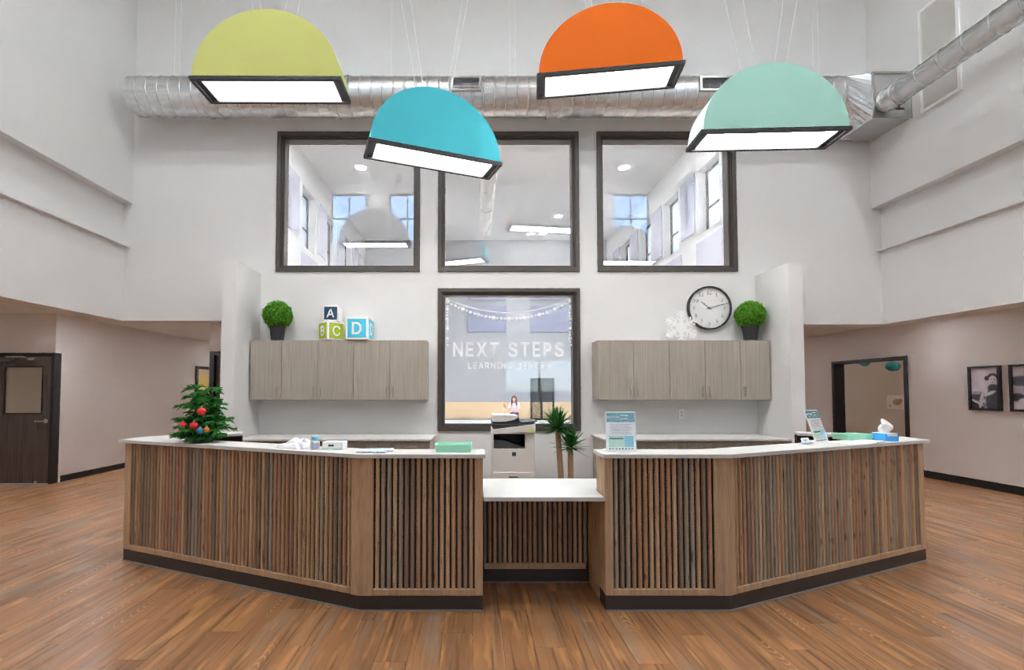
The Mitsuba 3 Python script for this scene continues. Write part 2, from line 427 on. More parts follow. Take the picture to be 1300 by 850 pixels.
for i, y in enumerate((15.0, 17.5, 19.9)):
    solo('acoustic_panel', bx(GX0 + 0.004, GX0 + 0.06, y, y + 1.5, 4.3, 6.05, 0.01), 'lavender_panel', f'square lavender grey acoustic panel below the {ORD[i]} window of the left hall wall', 'wall panel', grp)
for i, y in enumerate((12.8, 15.4, 17.8)):
    solo('acoustic_panel', bx(GX1 - 0.06, GX1 - 0.004, y, y + 1.5, 4.3, 6.05, 0.01), 'lavender_panel', f'square lavender grey acoustic panel below the {ORD[i]} window of the right hall wall', 'wall panel', grp)
for i, (x0, x1) in enumerate(((-0.28, 1.75), (3.0, 5.06))):
    side = ('left', 'right')[i]
    solo('acoustic_panel', bx(x0, x1, GY - 0.07, GY - 0.004, 4.55, 5.9, 0.01), 'blue_panel', f'blue-grey acoustic panel high on the far hall wall, lower one of the {side} pair', 'wall panel', grp)
    solo('acoustic_panel', bx(x0, x1, GY - 0.07, GY - 0.004, 6.2, 7.5, 0.01), 'blue_panel', f'blue-grey acoustic panel high on the far hall wall, upper one of the {side} pair', 'wall panel', grp)

# floor: one part per plank
solo('floor', bx(-9.1, 8.0, Y0 - 0.2, 13.6, -0.06, -0.008), 'slat_backing', 'brown wood plank floor of the lobby and hallways', 'floor', kind='structure')
plank = bx(0, 1, 0, 1, -0.007, 0.0)
plank_ply = mikit.ply(plank, 'plank_wood')
cells = []
for row in range(-50, 57):
    x0, x1 = row * PW, (row + 1) * PW
    x0, x1 = max(x0, -9.0), min(x1, 10.2)
    if x1 - x0 < 0.03: continue
    off = (row * 0.377 - math.floor(row * 0.377)) * PL
    for idx in range(-2, 14):
        y0, y1 = max(idx * PL - off, Y0 - 0.2), min((idx + 1) * PL - off, 13.5)
        if y1 - y0 > 0.02 and not (x0 > 7.9 and y0 < 7.6): cells.append((x0, x1, y0, y1))


def pix(x, y, z=0.0):
    c, s = math.cos(PITCH), math.sin(PITCH)
    dpt, up = y * c + (z - 1.48) * s, (z - 1.48) * c - y * s
    return 600 + 590 * x / dpt, 475.9 - 590 * up / dpt


LINE = ([160, 450, 613, 617, 748, 768, 924, 1170], [708, 774, 776, 738, 738, 773, 773, 710])


def seen(cell):
    x0, x1, y0, y1 = cell
    n = 0
    for a in (0.1, 0.5, 0.9):
        y = y0 + (y1 - y0) * a
        if y < 0.8: continue
        u, v = pix((x0 + x1) / 2, y)
        if -10 < u < 1310 and v < 860 and not (160 < u < 1170 and v < np.interp(u, *LINE)) and not (u < 160 and v < 594): n += 1
    y = max((y0 + y1) / 2, 1.5)
    return n * (y1 - y0) / y ** 3


cells.sort(key=seen, reverse=True)
g = 0.0008
for x0, x1, y0, y1 in cells[:300]:
    put('plank', plank_ply, None, 'floor', M=T().translate([x0 + g, y0 + g, 0]).scale([x1 - x0 - 2 * g, y1 - y0 - 2 * g, 1]))
k = put('plank_field', C([bx(x0 + g, x1 - g, y0 + g, y1 - g, -0.007, 0) for x0, x1, y0, y1 in cells[300:]]), 'plank_wood', 'floor')
tag(k, kind='stuff')

# ---------------------------------------------------------------- windows of the back wall


def ring(x0, x1, z0, z1, w, y0, y1):
    return wallXZ(sbox(x0, z0, x1, z1).difference(sbox(x0 + w, z0 + w, x1 - w, z1 - w)), y0, y1)


def big_window(n, x0, x1, z0, z1, label):
    w = thing(f'window_{n}', label, 'window', kind='structure')
    put('frame', C([ring(x0, x1, z0, z1, 0.05, YB - 0.025, YB), ring(x0 + 0.03, x1 - 0.03, z0 + 0.03, z1 - 0.03, 0.035, YB, YB + 0.2)]), 'bronze_frame', w)
    f = put('stop', C([ring(x0 + 0.065, x1 - 0.065, z0 + 0.065, z1 - 0.065, 0.025, YB + 0.03, YB + 0.16)]), 'bronze_frame', w)
    put('pane', bx(x0 + 0.07, x1 - 0.07, YB + 0.09, YB + 0.094, z0 + 0.07, z1 - 0.07), 'coated_glass' if n < 4 else 'pane_glass', w)
    return w


for i, (a, b) in enumerate(UP):
    big_window(i + 1, a, b, UZ[0], UZ[1], 'dark-framed upper window on the back wall, ' + ('left one, by the turquoise lamp', 'middle one, above the lettered window', 'right one, by the mint lamp')[i])
big_window(4, -0.466, 1.436, LZ[0], LZ[1], 'dark-framed lower window with white lettering, behind the copier')
lt = thing('window_lettering', 'bold white capital letters of two words across the lower window', 'lettering')
GYF = YB + 0.085
ls, w_ = text('NEXT STEPS', 0.185, 0, 0, 0, True, 0.003, 0.05)
sc = 1.50 / w_
for m in ls:
    m.apply_transform(np.diag([sc, 1, 1, 1])); m.apply_translation([0.485, GYF + 0.003, 1.955]); put('letter', m, 'white_matte', lt)
lt = thing('window_lettering', 'smaller thin white capital letters on the lower window, under the bold words', 'lettering')
ls, w_ = text('LEARNING CENTER', 0.08, 0, 0, 0, True, 0.003, 0.026)
sc = 1.10 / w_
for m in ls:
    m.apply_transform(np.diag([sc, 1, 1, 1])); m.apply_translation([0.49, GYF + 0.003, 1.79]); put('letter', m, 'white_matte', lt)
ga = thing('garland', 'white garland of round beads and a cord drawn across the top of the lower window', 'garland')
t = np.linspace(0, 1, 41)
xs = -0.36 + t * (1.32 + 0.36)
put('cord', tube(np.c_[xs, 0 * xs + GYF - 0.008, 2.74 - 0.195 * (1 - (2 * t - 1) ** 2)], 0.009, 6), 'white_matte', ga)
t = np.linspace(0.0, 1, 33)
beads = []
for i, a in enumerate(t):
    r = (0.028, 0.017, 0.022, 0.017)[i % 4]
    beads.append(ball([-0.34 + a * 1.66, GYF - r * 0.5 - 0.002, 2.69 - 0.23 * (1 - (2 * a - 1) ** 2)], r, 2, (1, 0.5, 1)))
for x in (-0.345, 1.325):
    for i in range(15):
        r = (0.024, 0.014, 0.018)[i % 3]
        beads.append(ball([x + 0.006 * math.sin(i), GYF - r * 0.5 - 0.002, 2.72 - i * 0.044], r, 2, (1, 0.5, 1)))
for b in beads: b.apply_transform(np.eye(4))
tag(put('beads', C(beads), 'white_matte', ga, smooth=True), kind='stuff')

# ---------------------------------------------------------------- pendant lamps
LW_, LT, LH = 1.31, 0.335, 0.60
half = Polygon([(0.635 * math.cos(a), 0.03 + LH * math.sin(a)) for a in np.linspace(0, math.pi, 73)])
shell = half.difference(Polygon([(0.60 * math.cos(a), 0.03 + 0.565 * math.sin(a)) for a in np.linspace(0, math.pi, 73)]))
shade = C([wallXZ(shell, -LT / 2 + 0.012, LT / 2 - 0.012), wallXZ(half, -LT / 2, -LT / 2 + 0.012)])
lamp_back = wallXZ(half, LT / 2 - 0.012, LT / 2)
fr = sbox(-LW_ / 2, -LT / 2 - 0.006, LW_ / 2, LT / 2 + 0.006)
lamp_frame = C([prism(fr.difference(sbox(-LW_ / 2 + 0.03, -LT / 2 + 0.024, LW_ / 2 - 0.03, LT / 2 - 0.024)), 0, 0.032),
                bx(-LW_ / 2 + 0.03, -LW_ / 2 + 0.085, -LT / 2 + 0.024, LT / 2 - 0.024, 0.020, 0.032), bx(LW_ / 2 - 0.085, LW_ / 2 - 0.03, -LT / 2 + 0.024, LT / 2 - 0.024, 0.020, 0.032)])
diffuser = bx(-LW_ / 2 + 0.085, LW_ / 2 - 0.085, -LT / 2 + 0.024, LT / 2 - 0.024, 0.016, 0.030)
for name, col, x, y, z, yaw in (('yellow-green', (206, 207, 126), -1.794, 4.091, 4.168, 0.35), ('turquoise', (84, 192, 206), -0.378, 4.472, 3.722, 20.5),
                                ('orange', (228, 112, 46), 1.266, 4.287, 4.39, -7.7), ('pale mint', (172, 218, 204), 2.715, 4.233, 3.796, -2.5)):
    m_ = diff('shade_' + name.replace(' ', '_').replace('-', '_'), *col)
    lp = thing('pendant_lamp', f'{name} half-round pendant lamp with a black rim and glowing underside, hanging over the desk', 'lamp')
    M = T().translate([x, y, z]).rotate([0, 0, 1], yaw)
    put('shade', shade, m_, lp, smooth=25, M=M)
    put('back_panel', lamp_back, 'white_matte', lp, M=M)
    put('frame', lamp_frame, 'black_plastic', lp, M=M)
    put('diffuser', diffuser, 'white_matte', lp, M=M, emitter={'type': 'area', 'radiance': rgb([LAMP, LAMP * 0.99, LAMP * 0.97])})
    for sx in (-1, 1):
        for sy in (-1, 1):
            a = np.array([sx * 0.13, sy * 0.10, 0.03 + LH * math.sqrt(1 - (0.13 / 0.635) ** 2) - 0.012])
            h = ZC - z
            b = np.array([sx * (0.13 + 0.17 * (h - 0.6)), sy * (0.10 + 0.03 * h), h])
            put('cable', rod(a, b, 0.0032, 6), 'white_matte', lp, M=M)

# ---------------------------------------------------------------- recessed downlights
disc = lathe([[0, 0], [0.12, 0], [0.12, 0.02], [0, 0.02]], 24)
trim = lathe([[0.12, -0.004], [0.16, -0.006], [0.16, 0.015], [0.12, 0.015]], 24)


def downlight(x, y, z, rad, col, label, group, s=1.0):
    k = thing('downlight', label, 'downlight', group)
    M = T().translate([x, y, z - 0.022]).scale([s, s, 1])
    put('trim_ring', trim, 'white_matte', k, M=M)
    put('diffuser', disc, 'white_matte', k, M=M, emitter={'type': 'area', 'radiance': rgb([rad * c for c in col])})


for x in (-3.1, -0.9, 1.9, 4.2):
    for y in ((-0.1, 2.0, 3.3) if abs(x) > 2 else (2.0, 3.3)): downlight(x, y, ZC, DOWN, (0.94, 1.0, 1.035), 'round recessed downlight in the high lobby ceiling', 'lobby downlights', 1.3)
for x, y in ((-7.8, 1.0), (-5.9, 3.5), (-6.05, 6.6), (-5.6, 7.7), (-5.7, 11.8)):
    downlight(x, y, 2.74, HALL, (0.90, 0.97, 1.05), 'round recessed downlight in the low ceiling of the left hallway', 'left hallway downlights')
for x, y in ((6.6, 1.5), (6.6, 4.6), (7.1, 7.6), (6.4, 11.0)):
    downlight(x, y, 2.74, HALL, (0.90, 0.97, 1.05), 'round recessed downlight in the low ceiling of the right hallway', 'right hallway downlights')
for x, y in ((9.1, 9.4), (9.1, 12.0)):
    downlight(x, y, 2.74, ROOM, (1, 0.8, 0.6), 'round recessed downlight in the room beyond the right opening', 'side room downlights')
for x in (-3.8, -1.2, 1.4, 4.0):
    for y in (8.6, 12.6): downlight(x, y, GZ, GYM, (0.94, 0.98, 1.0), 'round recessed downlight in the ceiling of the hall beyond the glass', 'hall downlights', 1.9)
for x, y in ((3.86, 20.6), (2.9, 22.9), (3.5, 22.9)):
    downlight(x, y, GZ, GYM, (0.94, 0.98, 1.0), 'round recessed downlight far back in the hall ceiling, seen through the upper middle window', 'far hall downlights', 1.5)

# ---------------------------------------------------------------- ducts, grilles
def duct_mesh(L, r, pitch=0.14, ridge=0.006, cap0=True):
    prof = [[0, 0]] if cap0 else []
    z = 0.0
    prof.append([r, 0])
    while z + pitch < L:
        prof += [[r, z + pitch - 0.012], [r + ridge, z + pitch - 0.005], [r + ridge, z + pitch + 0.001], [r, z + pitch + 0.008]]
        z += pitch
    prof += [[r, L], [0, L]]
    return lathe(prof, 48)


def along(a, b):
    M, L = align(a, b)
    return M, L


DY, DZ, DR = 5.86, 5.262, 0.232
dk = thing('air_duct', 'long shiny spiral metal air duct running across the back wall above the windows', 'duct')
m = duct_mesh(9.0, DR); M, _ = align([-4.34, DY, DZ], [4.66, DY, DZ]); m.apply_transform(M)
put('pipe', m, 'galvanised', dk, smooth=40)
for x in (-3.42, -1.75, 0.95, 3.6):
    m = lathe([[DR + 0.001, 0], [DR + 0.014, 0.004], [DR + 0.014, 0.03], [DR + 0.006, 0.035], [DR + 0.006, 0.16], [DR + 0.014, 0.165], [DR + 0.014, 0.19], [DR + 0.001, 0.194], [DR + 0.001, 0]], 48)
    M, _ = align([x, DY, DZ], [x + 1, DY, DZ]); m.apply_transform(M)
    put('coupling', m, 'galvanised_dull', dk, smooth=30)
for x0, x1 in ((-0.27, 0.11), (2.81, 3.2)):
    z0, z1, yf = 5.19, 5.375, DY - DR - 0.02
    rg = put('register', C([wallXZ(sbox(x0, z0, x1, z1).difference(sbox(x0 + 0.03, z0 + 0.025, x1 - 0.03, z1 - 0.025)), yf, yf + 0.06), bx(x0 + 0.03, x1 - 0.03, yf + 0.045, yf + 0.05, z0 + 0.025, z1 - 0.025)]), 'steel', dk)
    put('backing', bx(x0 + 0.03, x1 - 0.03, yf + 0.035, yf + 0.044, z0 + 0.025, z1 - 0.025), 'grey_plastic', rg)
    bl = [bx(x, x + 0.004, yf + 0.008, yf + 0.03, z0 + 0.025, z1 - 0.025) for x in np.arange(x0 + 0.045, x1 - 0.035, 0.022)]
    bl += [bx(x0 + 0.03, x1 - 0.03, yf + 0.012, yf + 0.018, z, z + 0.004) for z in np.arange(z0 + 0.05, z1 - 0.03, 0.03)]
    put('blades', C(bl), 'grey_plastic', rg)
for x in (-3.85, -3.78, -1.05, 0.48, 0.55, 2.2, 4.4, 4.47):
    put('hanger_cable', rod([x, DY, DZ + DR], [x, DY, ZC], 0.003, 6), 'white_matte', dk)

pl = thing('duct_box', 'angular shiny sheet-metal duct box in the right corner of the room, joining the two ducts', 'duct box')
PX0, PX1, PY0, PY1, PZ0, PZ1 = 4.93, 5.39, 5.60, 6.12, 4.84, 5.40
put('body', bx(PX0, PX1, PY0, PY1, PZ0, PZ1), 'galvanised_dull', pl)
n = 32; a = np.arange(n) * 2 * np.pi / n
ringp = np.c_[np.full(n, 4.66), DY + DR * np.cos(a), DZ + DR * np.sin(a)]
k_ = np.maximum(abs(np.cos(a)), abs(np.sin(a)))
sq = np.c_[np.full(n, PX0), (PY0 + PY1) / 2 + (PY1 - PY0) / 2 * np.cos(a) / k_, (PZ0 + PZ1) / 2 + (PZ1 - PZ0) / 2 * np.sin(a) / k_]
F = []
for i in range(n):
    j = (i + 1) % n
    F += [[i, j, n + j], [i, n + j, n + i]]
tm = trimesh.Trimesh(np.vstack([ringp, sq]), F, process=False); tm.fix_normals()
put('transition', tm, 'galvanised', pl)
put('flange', C([wallXZ(sbox(PX0 - 0.012, PZ0 - 0.012, PX1, PZ1 + 0.012).difference(sbox(PX0 + 0.015, PZ0 + 0.015, PX1 - 0.02, PZ1 - 0.015)), PY0 - 0.02, PY0 - 0.001)]), 'steel', pl)

d2 = thing('air_duct', 'thinner round metal air duct running along the right wall towards the viewer', 'duct')
E_ = np.array([5.06, 5.56, 5.02])
m = duct_mesh(6.2, 0.125, 0.25, 0.005); M, _ = align(E_ + [0, 0.02, 0], E_ + [0, -1, 0]); m.apply_transform(M)
put('pipe', m, 'galvanised_dull', d2, smooth=40)
m = lathe([[0.126, 0], [0.145, 0.005], [0.145, 0.03], [0.133, 0.035], [0.133, 0.13], [0.142, 0.135], [0.142, 0.15], [0.126, 0.155], [0.126, 0]], 40)
M, _ = align(E_ + [0, -0.02, 0], E_ + [0, -1, 0]); m.apply_transform(M)
cl = put('collar', m, 'galvanised', d2, smooth=30)
put('damper_handle', C([rod(E_ + [0.04, -0.12, -0.125], E_ + [0.04, -0.12, -0.17], 0.008), bx(E_[0] + 0.0, E_[0] + 0.09, E_[1] - 0.13, E_[1] - 0.11, E_[2] - 0.175, E_[2] - 0.16)]), 'black_plastic', cl)

gk = thing('wall_grille', 'tall white slatted return-air grille on the right wall behind the thin duct', 'grille')
gy0, gy1, gz0, gz1 = 5.0, 5.46, 4.80, 6.05
put('frame', wallYZ(sbox(gy0, gz0, gy1, gz1).difference(sbox(gy0 + 0.035, gz0 + 0.035, gy1 - 0.035, gz1 - 0.035)), 5.372, 5.391), 'white_matte', gk)
put('backing', bx(5.386, 5.391, gy0 + 0.035, gy1 - 0.035, gz0 + 0.035, gz1 - 0.035), 'grey_plastic', gk)
for y in np.linspace(gy0 + 0.045, gy1 - 0.055, 22): put('fin', bx(5.374, 5.385, y, y + 0.011, gz0 + 0.035, gz1 - 0.035), 'copier_white', gk)

# round duct of the hall beyond
hd = thing('hall_duct', 'pale round duct under the ceiling of the hall, seen through the upper middle window', 'duct')
m = duct_mesh(11.5, 0.24, 0.6, 0.012); M, _ = align([0.5, 7.5, 8.05], [0.5, 19.0, 8.05]); m.apply_transform(M)
put('pipe', m, 'copier_white', hd, smooth=40)
for y in (12.6, 16.2):
    put('strap', C([moved(lathe([[0.243, 0], [0.262, 0], [0.262, 0.05], [0.243, 0.05], [0.243, 0]], 32), rx=-90, x=0.5, y=y, z=8.05), rod([0.25, y + 0.02, 8.05], [0.25, y + 0.02, GZ], 0.006, 6), rod([0.75, y + 0.02, 8.05], [0.75, y + 0.02, GZ], 0.006, 6)]), 'steel', hd, smooth=30)

# ---------------------------------------------------------------- reception desk
CXD = 0.485
outer_r = [(0.882, 3.15), (1.745, 3.15), (4.02, 4.10), (4.05, 4.36), (3.74, 4.84), (3.43, 4.99)]
outer_l = [(2 * CXD - x, y) for x, y in outer_r]
outer_l[2] = (-3.12, 4.11)


def band(line, d0, d1, side):
    a, b = LineString(line).offset_curve(side * d0, join_style='mitre') if d0 else LineString(line), LineString(line).offset_curve(side * d1, join_style='mitre')
    return Polygon(list(a.coords) + list(b.coords)[::-1])


for line, side, nm in ((outer_l, -1, 'left'), (outer_r, 1, 'right')):
    top = band(line, 0, 0.29, side).buffer(-0.012).buffer(0.012, join_style='round')
    tm = C([prism(top.buffer(-0.003), 1.0285, 1.055), prism(top, 1.0315, 1.052)])
    solo('counter_top', tm, 'white_quartz', f'high white stone counter top on the {nm} half of the wood desk', 'counter top')
    off = list(LineString(line).offset_curve(side * 0.04, join_style='mitre').coords)     # line of the stile faces
    A, K, Ee = np.array(off[0]), np.array(off[1]), np.array(off[2])
    A = np.array([0.070 if side < 0 else 0.900, A[1]])
    dk = thing('reception_desk', f'{nm} half of the angled reception desk, clad in upright mixed-brown wood slats', 'reception desk')
    face = [tuple(A)] + off[1:]
    core = band([(A[0] + side * 0.0225, A[1])] + off[1:], 0.0225, 0.17, side)
    put('backing', prism(core, 0.1, 1.028), 'slat_backing', dk)
    put('base', prism(band(face, 0.004, 0.15, side), 0.006, 0.100), 'dark_base', dk)
    put('toe_trim', prism(band(face, -0.006, 0.10, side), 0.0, 0.0065), 'toe_metal', dk)
    put('end_panel', bx(A[0], A[0] + side * 0.022, A[1] + 0.0225, A[1] + 0.21, 0.1, 1.028, 0.002), 'stile_wood', dk)

    def flat(p, q, z0, z1, name, d=0.022, b=0.003):
        """a flat board whose front face runs p..q"""
        p, q = np.array(p), np.array(q)
        if p[0] > q[0]: p, q = q, p
        L = np.linalg.norm(q - p)
        put(name, moved(bx(0, L, 0, d, z0, z1, b), p[0], p[1], 0, math.degrees(math.atan2(*(q - p)[::-1]))), 'stile_wood', dk)
    e1 = (K - A) / np.linalg.norm(K - A)
    e2 = (Ee - K) / np.linalg.norm(Ee - K)
    L1, L2 = np.linalg.norm(K - A), np.linalg.norm(Ee - K)
    flat(A, A + e1 * 0.056, 0.1, 1.028, 'stile')
    flat(Ee, Ee - e2 * 0.085, 0.1, 1.028, 'stile')
    # corner post: one bent board with a softened edge
    pk = [tuple(K - e1 * 0.092), tuple(K), tuple(K + e2 * 0.075)]
    post = Polygon(pk + list(LineString(pk).offset_curve(side * 0.022, join_style='mitre').coords)[::-1])
    put('corner_post', prism(post.buffer(-0.008).buffer(0.008), 0.1, 1.028), 'stile_wood', dk, smooth=30)
    flat(A + e1 * 0.057, K - e1 * 0.093, 0.1, 0.145, 'rail')
    flat(K + e2 * 0.076, Ee - e2 * 0.086, 0.1, 0.145, 'rail')
    if nm == 'left':
        prof = Polygon([(0.0136 * math.cos(t) , 0.0 - 0.0165 * math.sin(t) + 0.001) for t in np.linspace(0.001, math.pi - 0.001, 14)] + [(-0.0136, 0.02), (0.0136, 0.02)])
        slat_file = mikit.ply(prism(prof, 0, 1.0), 'slat_wood_0', smooth=50)
        slat_ply = [{**slat_file, 'bsdf': {'type': 'ref', 'id': f'slat_wood_{i}'}} for i in range(len(TONES))]

    def slats(p, q, z0, z1, ply, parent):
        p, q = np.array(p), np.array(q)
        if p[0] > q[0]: p, q = q, p
        L = np.linalg.norm(q - p); n = int(round(L / 0.0394))
        ang = math.atan2(*(q - p)[::-1])
        for i in range(n):
            c = p + (q - p) * (i + 0.5) / n
            nx, ny = -math.sin(ang), math.cos(ang)
            put('slat', ply[int(rng.integers(len(ply)))], None, parent, M=T().translate([c[0] + nx * 0.020, c[1] + ny * 0.020, z0]).rotate([0, 0, 1], math.degrees(ang)).scale([1, 1, z1 - z0]))
    slats(A + e1 * 0.060, K - e1 * 0.096, 0.145, 1.026, slat_ply, dk)
    slats(K + e2 * 0.079, Ee - e2 * 0.089, 0.145, 1.026, slat_ply, dk)

lowtop = Polygon([(0.074, 3.165), (0.896, 3.165), (0.896, 3.405), (1.25, 3.42), (1.25, 3.85), (-0.25, 3.85), (-0.25, 3.42), (0.074, 3.405)])
solo('counter_top', C([prism(lowtop.buffer(-0.003), 0.737, 0.765), prism(lowtop, 0.740, 0.762)]), 'white_quartz', 'low white stone counter top in the gap between the two desk halves', 'counter top')
dk = thing('reception_desk', 'low recessed middle of the reception desk, dark wood slats under the white shelf', 'reception desk')
put('backing', bx(0.07, 0.905, 3.682, 3.76, 0.1, 0.736), 'slat_backing', dk)
put('base', bx(0.07, 0.905, 3.664, 3.75, 0.006, 0.1), 'dark_base', dk)
put('toe_trim', bx(0.07, 0.905, 3.655, 3.70, 0, 0.0065), 'toe_metal', dk)
put('rail', bx(0.09, 0.885, 3.66, 3.681, 0.1, 0.145, 0.003), 'stile_wood', dk)
put('side_panel', bx(0.045, 0.07, 3.402, 3.85, 0, 0.736), 'stile_wood', dk)
put('side_panel', bx(0.905, 0.93, 3.402, 3.85, 0, 0.736), 'stile_wood', dk)
slats((0.075, 3.66), (0.90, 3.66), 0.145, 0.735, slat_ply, dk)

# ---------------------------------------------------------------- wall cabinets and base cabinets
YC = 5.90
def handle(x, z0, z1, y):
    return C([bx(x - 0.005, x + 0.005, y - 0.030, y - 0.020, z0, z1, 0.003), bx(x - 0.004, x + 0.004, y - 0.022, y, z0 + 0.012, z0 + 0.022), bx(x - 0.004, x + 0.004, y - 0.022, y, z1 - 0.022, z1 - 0.012)])


def hbar(x0, x1, z, y):
    return C([bx(x0, x1, y - 0.030, y - 0.020, z - 0.005, z + 0.005, 0.003), bx(x0 + 0.012, x0 + 0.022, y - 0.022, y, z - 0.004, z + 0.004), bx(x1 - 0.022, x1 - 0.012, y - 0.022, y, z - 0.004, z + 0.004)])


def wall_cabinet(xs, hs, label, z0=1.373, z1=2.133):
    c = thing('wall_cabinet', label, 'cabinet')
    put('body', bx(xs[0] + 0.001, xs[-1] - 0.001, YC + 0.02, YB - 0.002, z0, z1 - 0.002), 'laminate', c)
    for i in range(len(xs) - 1):
        d = put('door', bx(xs[i] + 0.002, xs[i + 1] - 0.002, YC, YC + 0.019, z0 + 0.001, z1 - 0.003, 0.002), 'laminate', c)
        put('handle', handle(xs[i + 1] - 0.045 if hs[i] > 0 else xs[i] + 0.045, z0 + 0.04, z0 + 0.175, YC), 'steel', d)


px = lambda u: (u - 600) / 590 * YC * 0.998
wall_cabinet([-2.829, -2.43], [1], 'narrow single-door grey wood wall cabinet under the left clipped topiary ball')
wall_cabinet([-2.43, -1.972, -1.516], [1, -1], 'two-door grey wood wall cabinet under the lime and navy alphabet blocks')
wall_cabinet([-1.516, -1.052, -0.587], [1, -1], 'two-door grey wood wall cabinet under the turquoise block, beside the lettered window')
wall_cabinet([1.594, 2.049, 2.504], [1, -1], 'two-door grey wood wall cabinet right of the lettered window, with nothing on top')
wall_cabinet([2.504, 2.957, 3.408], [1, -1], 'two-door grey wood wall cabinet under the clock and the snowflake')
wall_cabinet([3.408, 3.785], [-1], 'narrow single-door grey wood wall cabinet under the right clipped topiary ball')

for nm, x0, x1, lab in (('left', -2.845, -0.49, 'plain pale counter top along the back wall under the left wall cabinets'), ('right', 1.575, 3.795, 'plain pale counter top along the back wall under the right wall cabinets')):
    solo('back_counter_top', C([bx(x0, x1, 5.55, YB - 0.001, 0.888, 0.912, 0.003)]), 'white_quartz', lab, 'counter top')
    n = 5
    w = (x1 - x0 - 0.04) / n
    for i in range(n):
        a, b = x0 + 0.02 + i * w, x0 + 0.02 + (i + 1) * w
        c = thing('base_cabinet', ('first', 'second', 'third', 'fourth', 'fifth')[i] + f' grey wood base cabinet from the left, under the {nm} back counter', 'cabinet')
        put('body', bx(a + 0.001, b - 0.001, 5.62, YB - 0.002, 0.1, 0.886), 'laminate', c)
        put('kick', bx(a + 0.001, b - 0.001, 5.66, YB - 0.002, 0.0, 0.1), 'black_frame', c)
        d = put('drawer', bx(a + 0.002, b - 0.002, 5.60, 5.619, 0.70, 0.872, 0.002), 'laminate', c)
        put('handle', hbar((a + b) / 2 - 0.07, (a + b) / 2 + 0.07, 0.815, 5.60), 'steel', d)
        d = put('door', bx(a + 0.002, b - 0.002, 5.60, 5.619, 0.105, 0.696, 0.002), 'laminate', c)
        put('handle', handle(b - 0.045, 0.54, 0.66, 5.60), 'steel', d)

o = thing('wall_outlet', 'white wall outlet between the right wall cabinets and the back counter', 'outlet')
put('plate', bx(2.74, 2.815, YB - 0.007, YB - 0.001, 1.11, 1.25, 0.003), 'white_matte', o)
for z in (1.145, 1.19): put('socket', bx(2.762, 2.793, YB - 0.010, YB - 0.0065, z, z + 0.03, 0.002), 'copier_white', o)

# ---------------------------------------------------------------- things on the wall cabinets
ZT = 2.1335


def topiary(x, y, r, zc, label):
    k = thing('topiary', label, 'plant')
    put('pot', moved(lathe([[0, 0], [0.075, 0], [0.098, 0.165], [0.104, 0.165], [0.104, 0.19], [0.09, 0.19], [0.085, 0.16], [0, 0.16]], 32), x, y, ZT), 'pot_black', k, smooth=35)
    n = 1500
    i = np.arange(n) + 0.5
    ph = np.arccos(1 - 2 * i / n); th = np.pi * (1 + 5 ** 0.5) * i
    d = np.c_[np.cos(th) * np.sin(ph), np.sin(th) * np.sin(ph), np.cos(ph)]
    V, F = [], []
    r0 = np.random.default_rng(int(x * 100) + 500)
    for q in d:
        c = q * r * r0.uniform(0.84, 0.99)
        ax = r0.normal(size=3); ax -= ax.dot(q) * q * 0.4; ax /= np.linalg.norm(ax)
        nn = q + r0.normal(size=3) * 0.55; bb = np.cross(nn, ax); bb /= np.linalg.norm(bb)
        L, W = r0.uniform(0.016, 0.026), r0.uniform(0.008, 0.012)
        b0 = len(V)
        V += [c - ax * L * 0.6, c + bb * W, c + ax * L, c - bb * W]
        F += [[b0, b0 + 1, b0 + 2], [b0, b0 + 2, b0 + 3]]
    fm = trimesh.Trimesh(np.array(V) + [x, y, zc], F, process=False)
    tag(put('foliage', fm, 'boxwood', k), kind='stuff')
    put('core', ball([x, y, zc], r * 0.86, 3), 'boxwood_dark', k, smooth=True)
    put('stem', rod([x, y, ZT + 0.15], [x, y, zc - r * 0.7], 0.012), 'bark', k)


topiary(-2.525, 5.99, 0.19, 2.465, 'round clipped green ball in a black pot at the left end of the wall cabinets')
topiary(3.59, 5.985, 0.185, 2.465, 'round clipped green ball in a black pot at the right end of the wall cabinets')


def block(s, x, y, z, yaw, faces, label):
    """faces: list of (letter, print, rotation about z)"""
    k = thing('alphabet_block', label, 'toy block')
    put('cube', moved(bx(-s / 2, s / 2, -s / 2, s / 2, 0, s, 0.008), x, y, z, yaw), 'white_matte', k)
    for ch, pm, r in faces:
        a = s * 0.40
        f = put('face_panel', moved(moved(bx(-a, a, -s / 2 - 0.003, -s / 2, s / 2 - a, s / 2 + a), rz=r), x, y, z, yaw), pm, k)
        t_ = meshkit.text_mesh(ch, s * 0.5, 0.003, True)
        t_.apply_translation([-(t_.bounds[0][0] + t_.bounds[1][0]) / 2, -s * 0.25, 0])
        put('letter', moved(moved(moved(upright(t_), 0, -s / 2 - 0.0032, s / 2), rz=r), x, y, z, yaw), 'white_matte', f)


block(0.245, -1.838, 6.03, ZT, 46, [('B', 'lime_print', -90), ('C', 'lime_print', 0)], 'white block with lime green B and C faces, below the A block')
block(0.205, -1.825, 6.03, ZT + 0.2455, 2, [('A', 'navy_print', 0)], 'small white block with a navy A face, stacked on the B and C block')
block(0.295, -1.465, 6.02, ZT, -2, [('D', 'cyan_print', 0), ('D', 'cyan_print', 90)], 'largest white block with a turquoise D face, right of the stacked blocks')

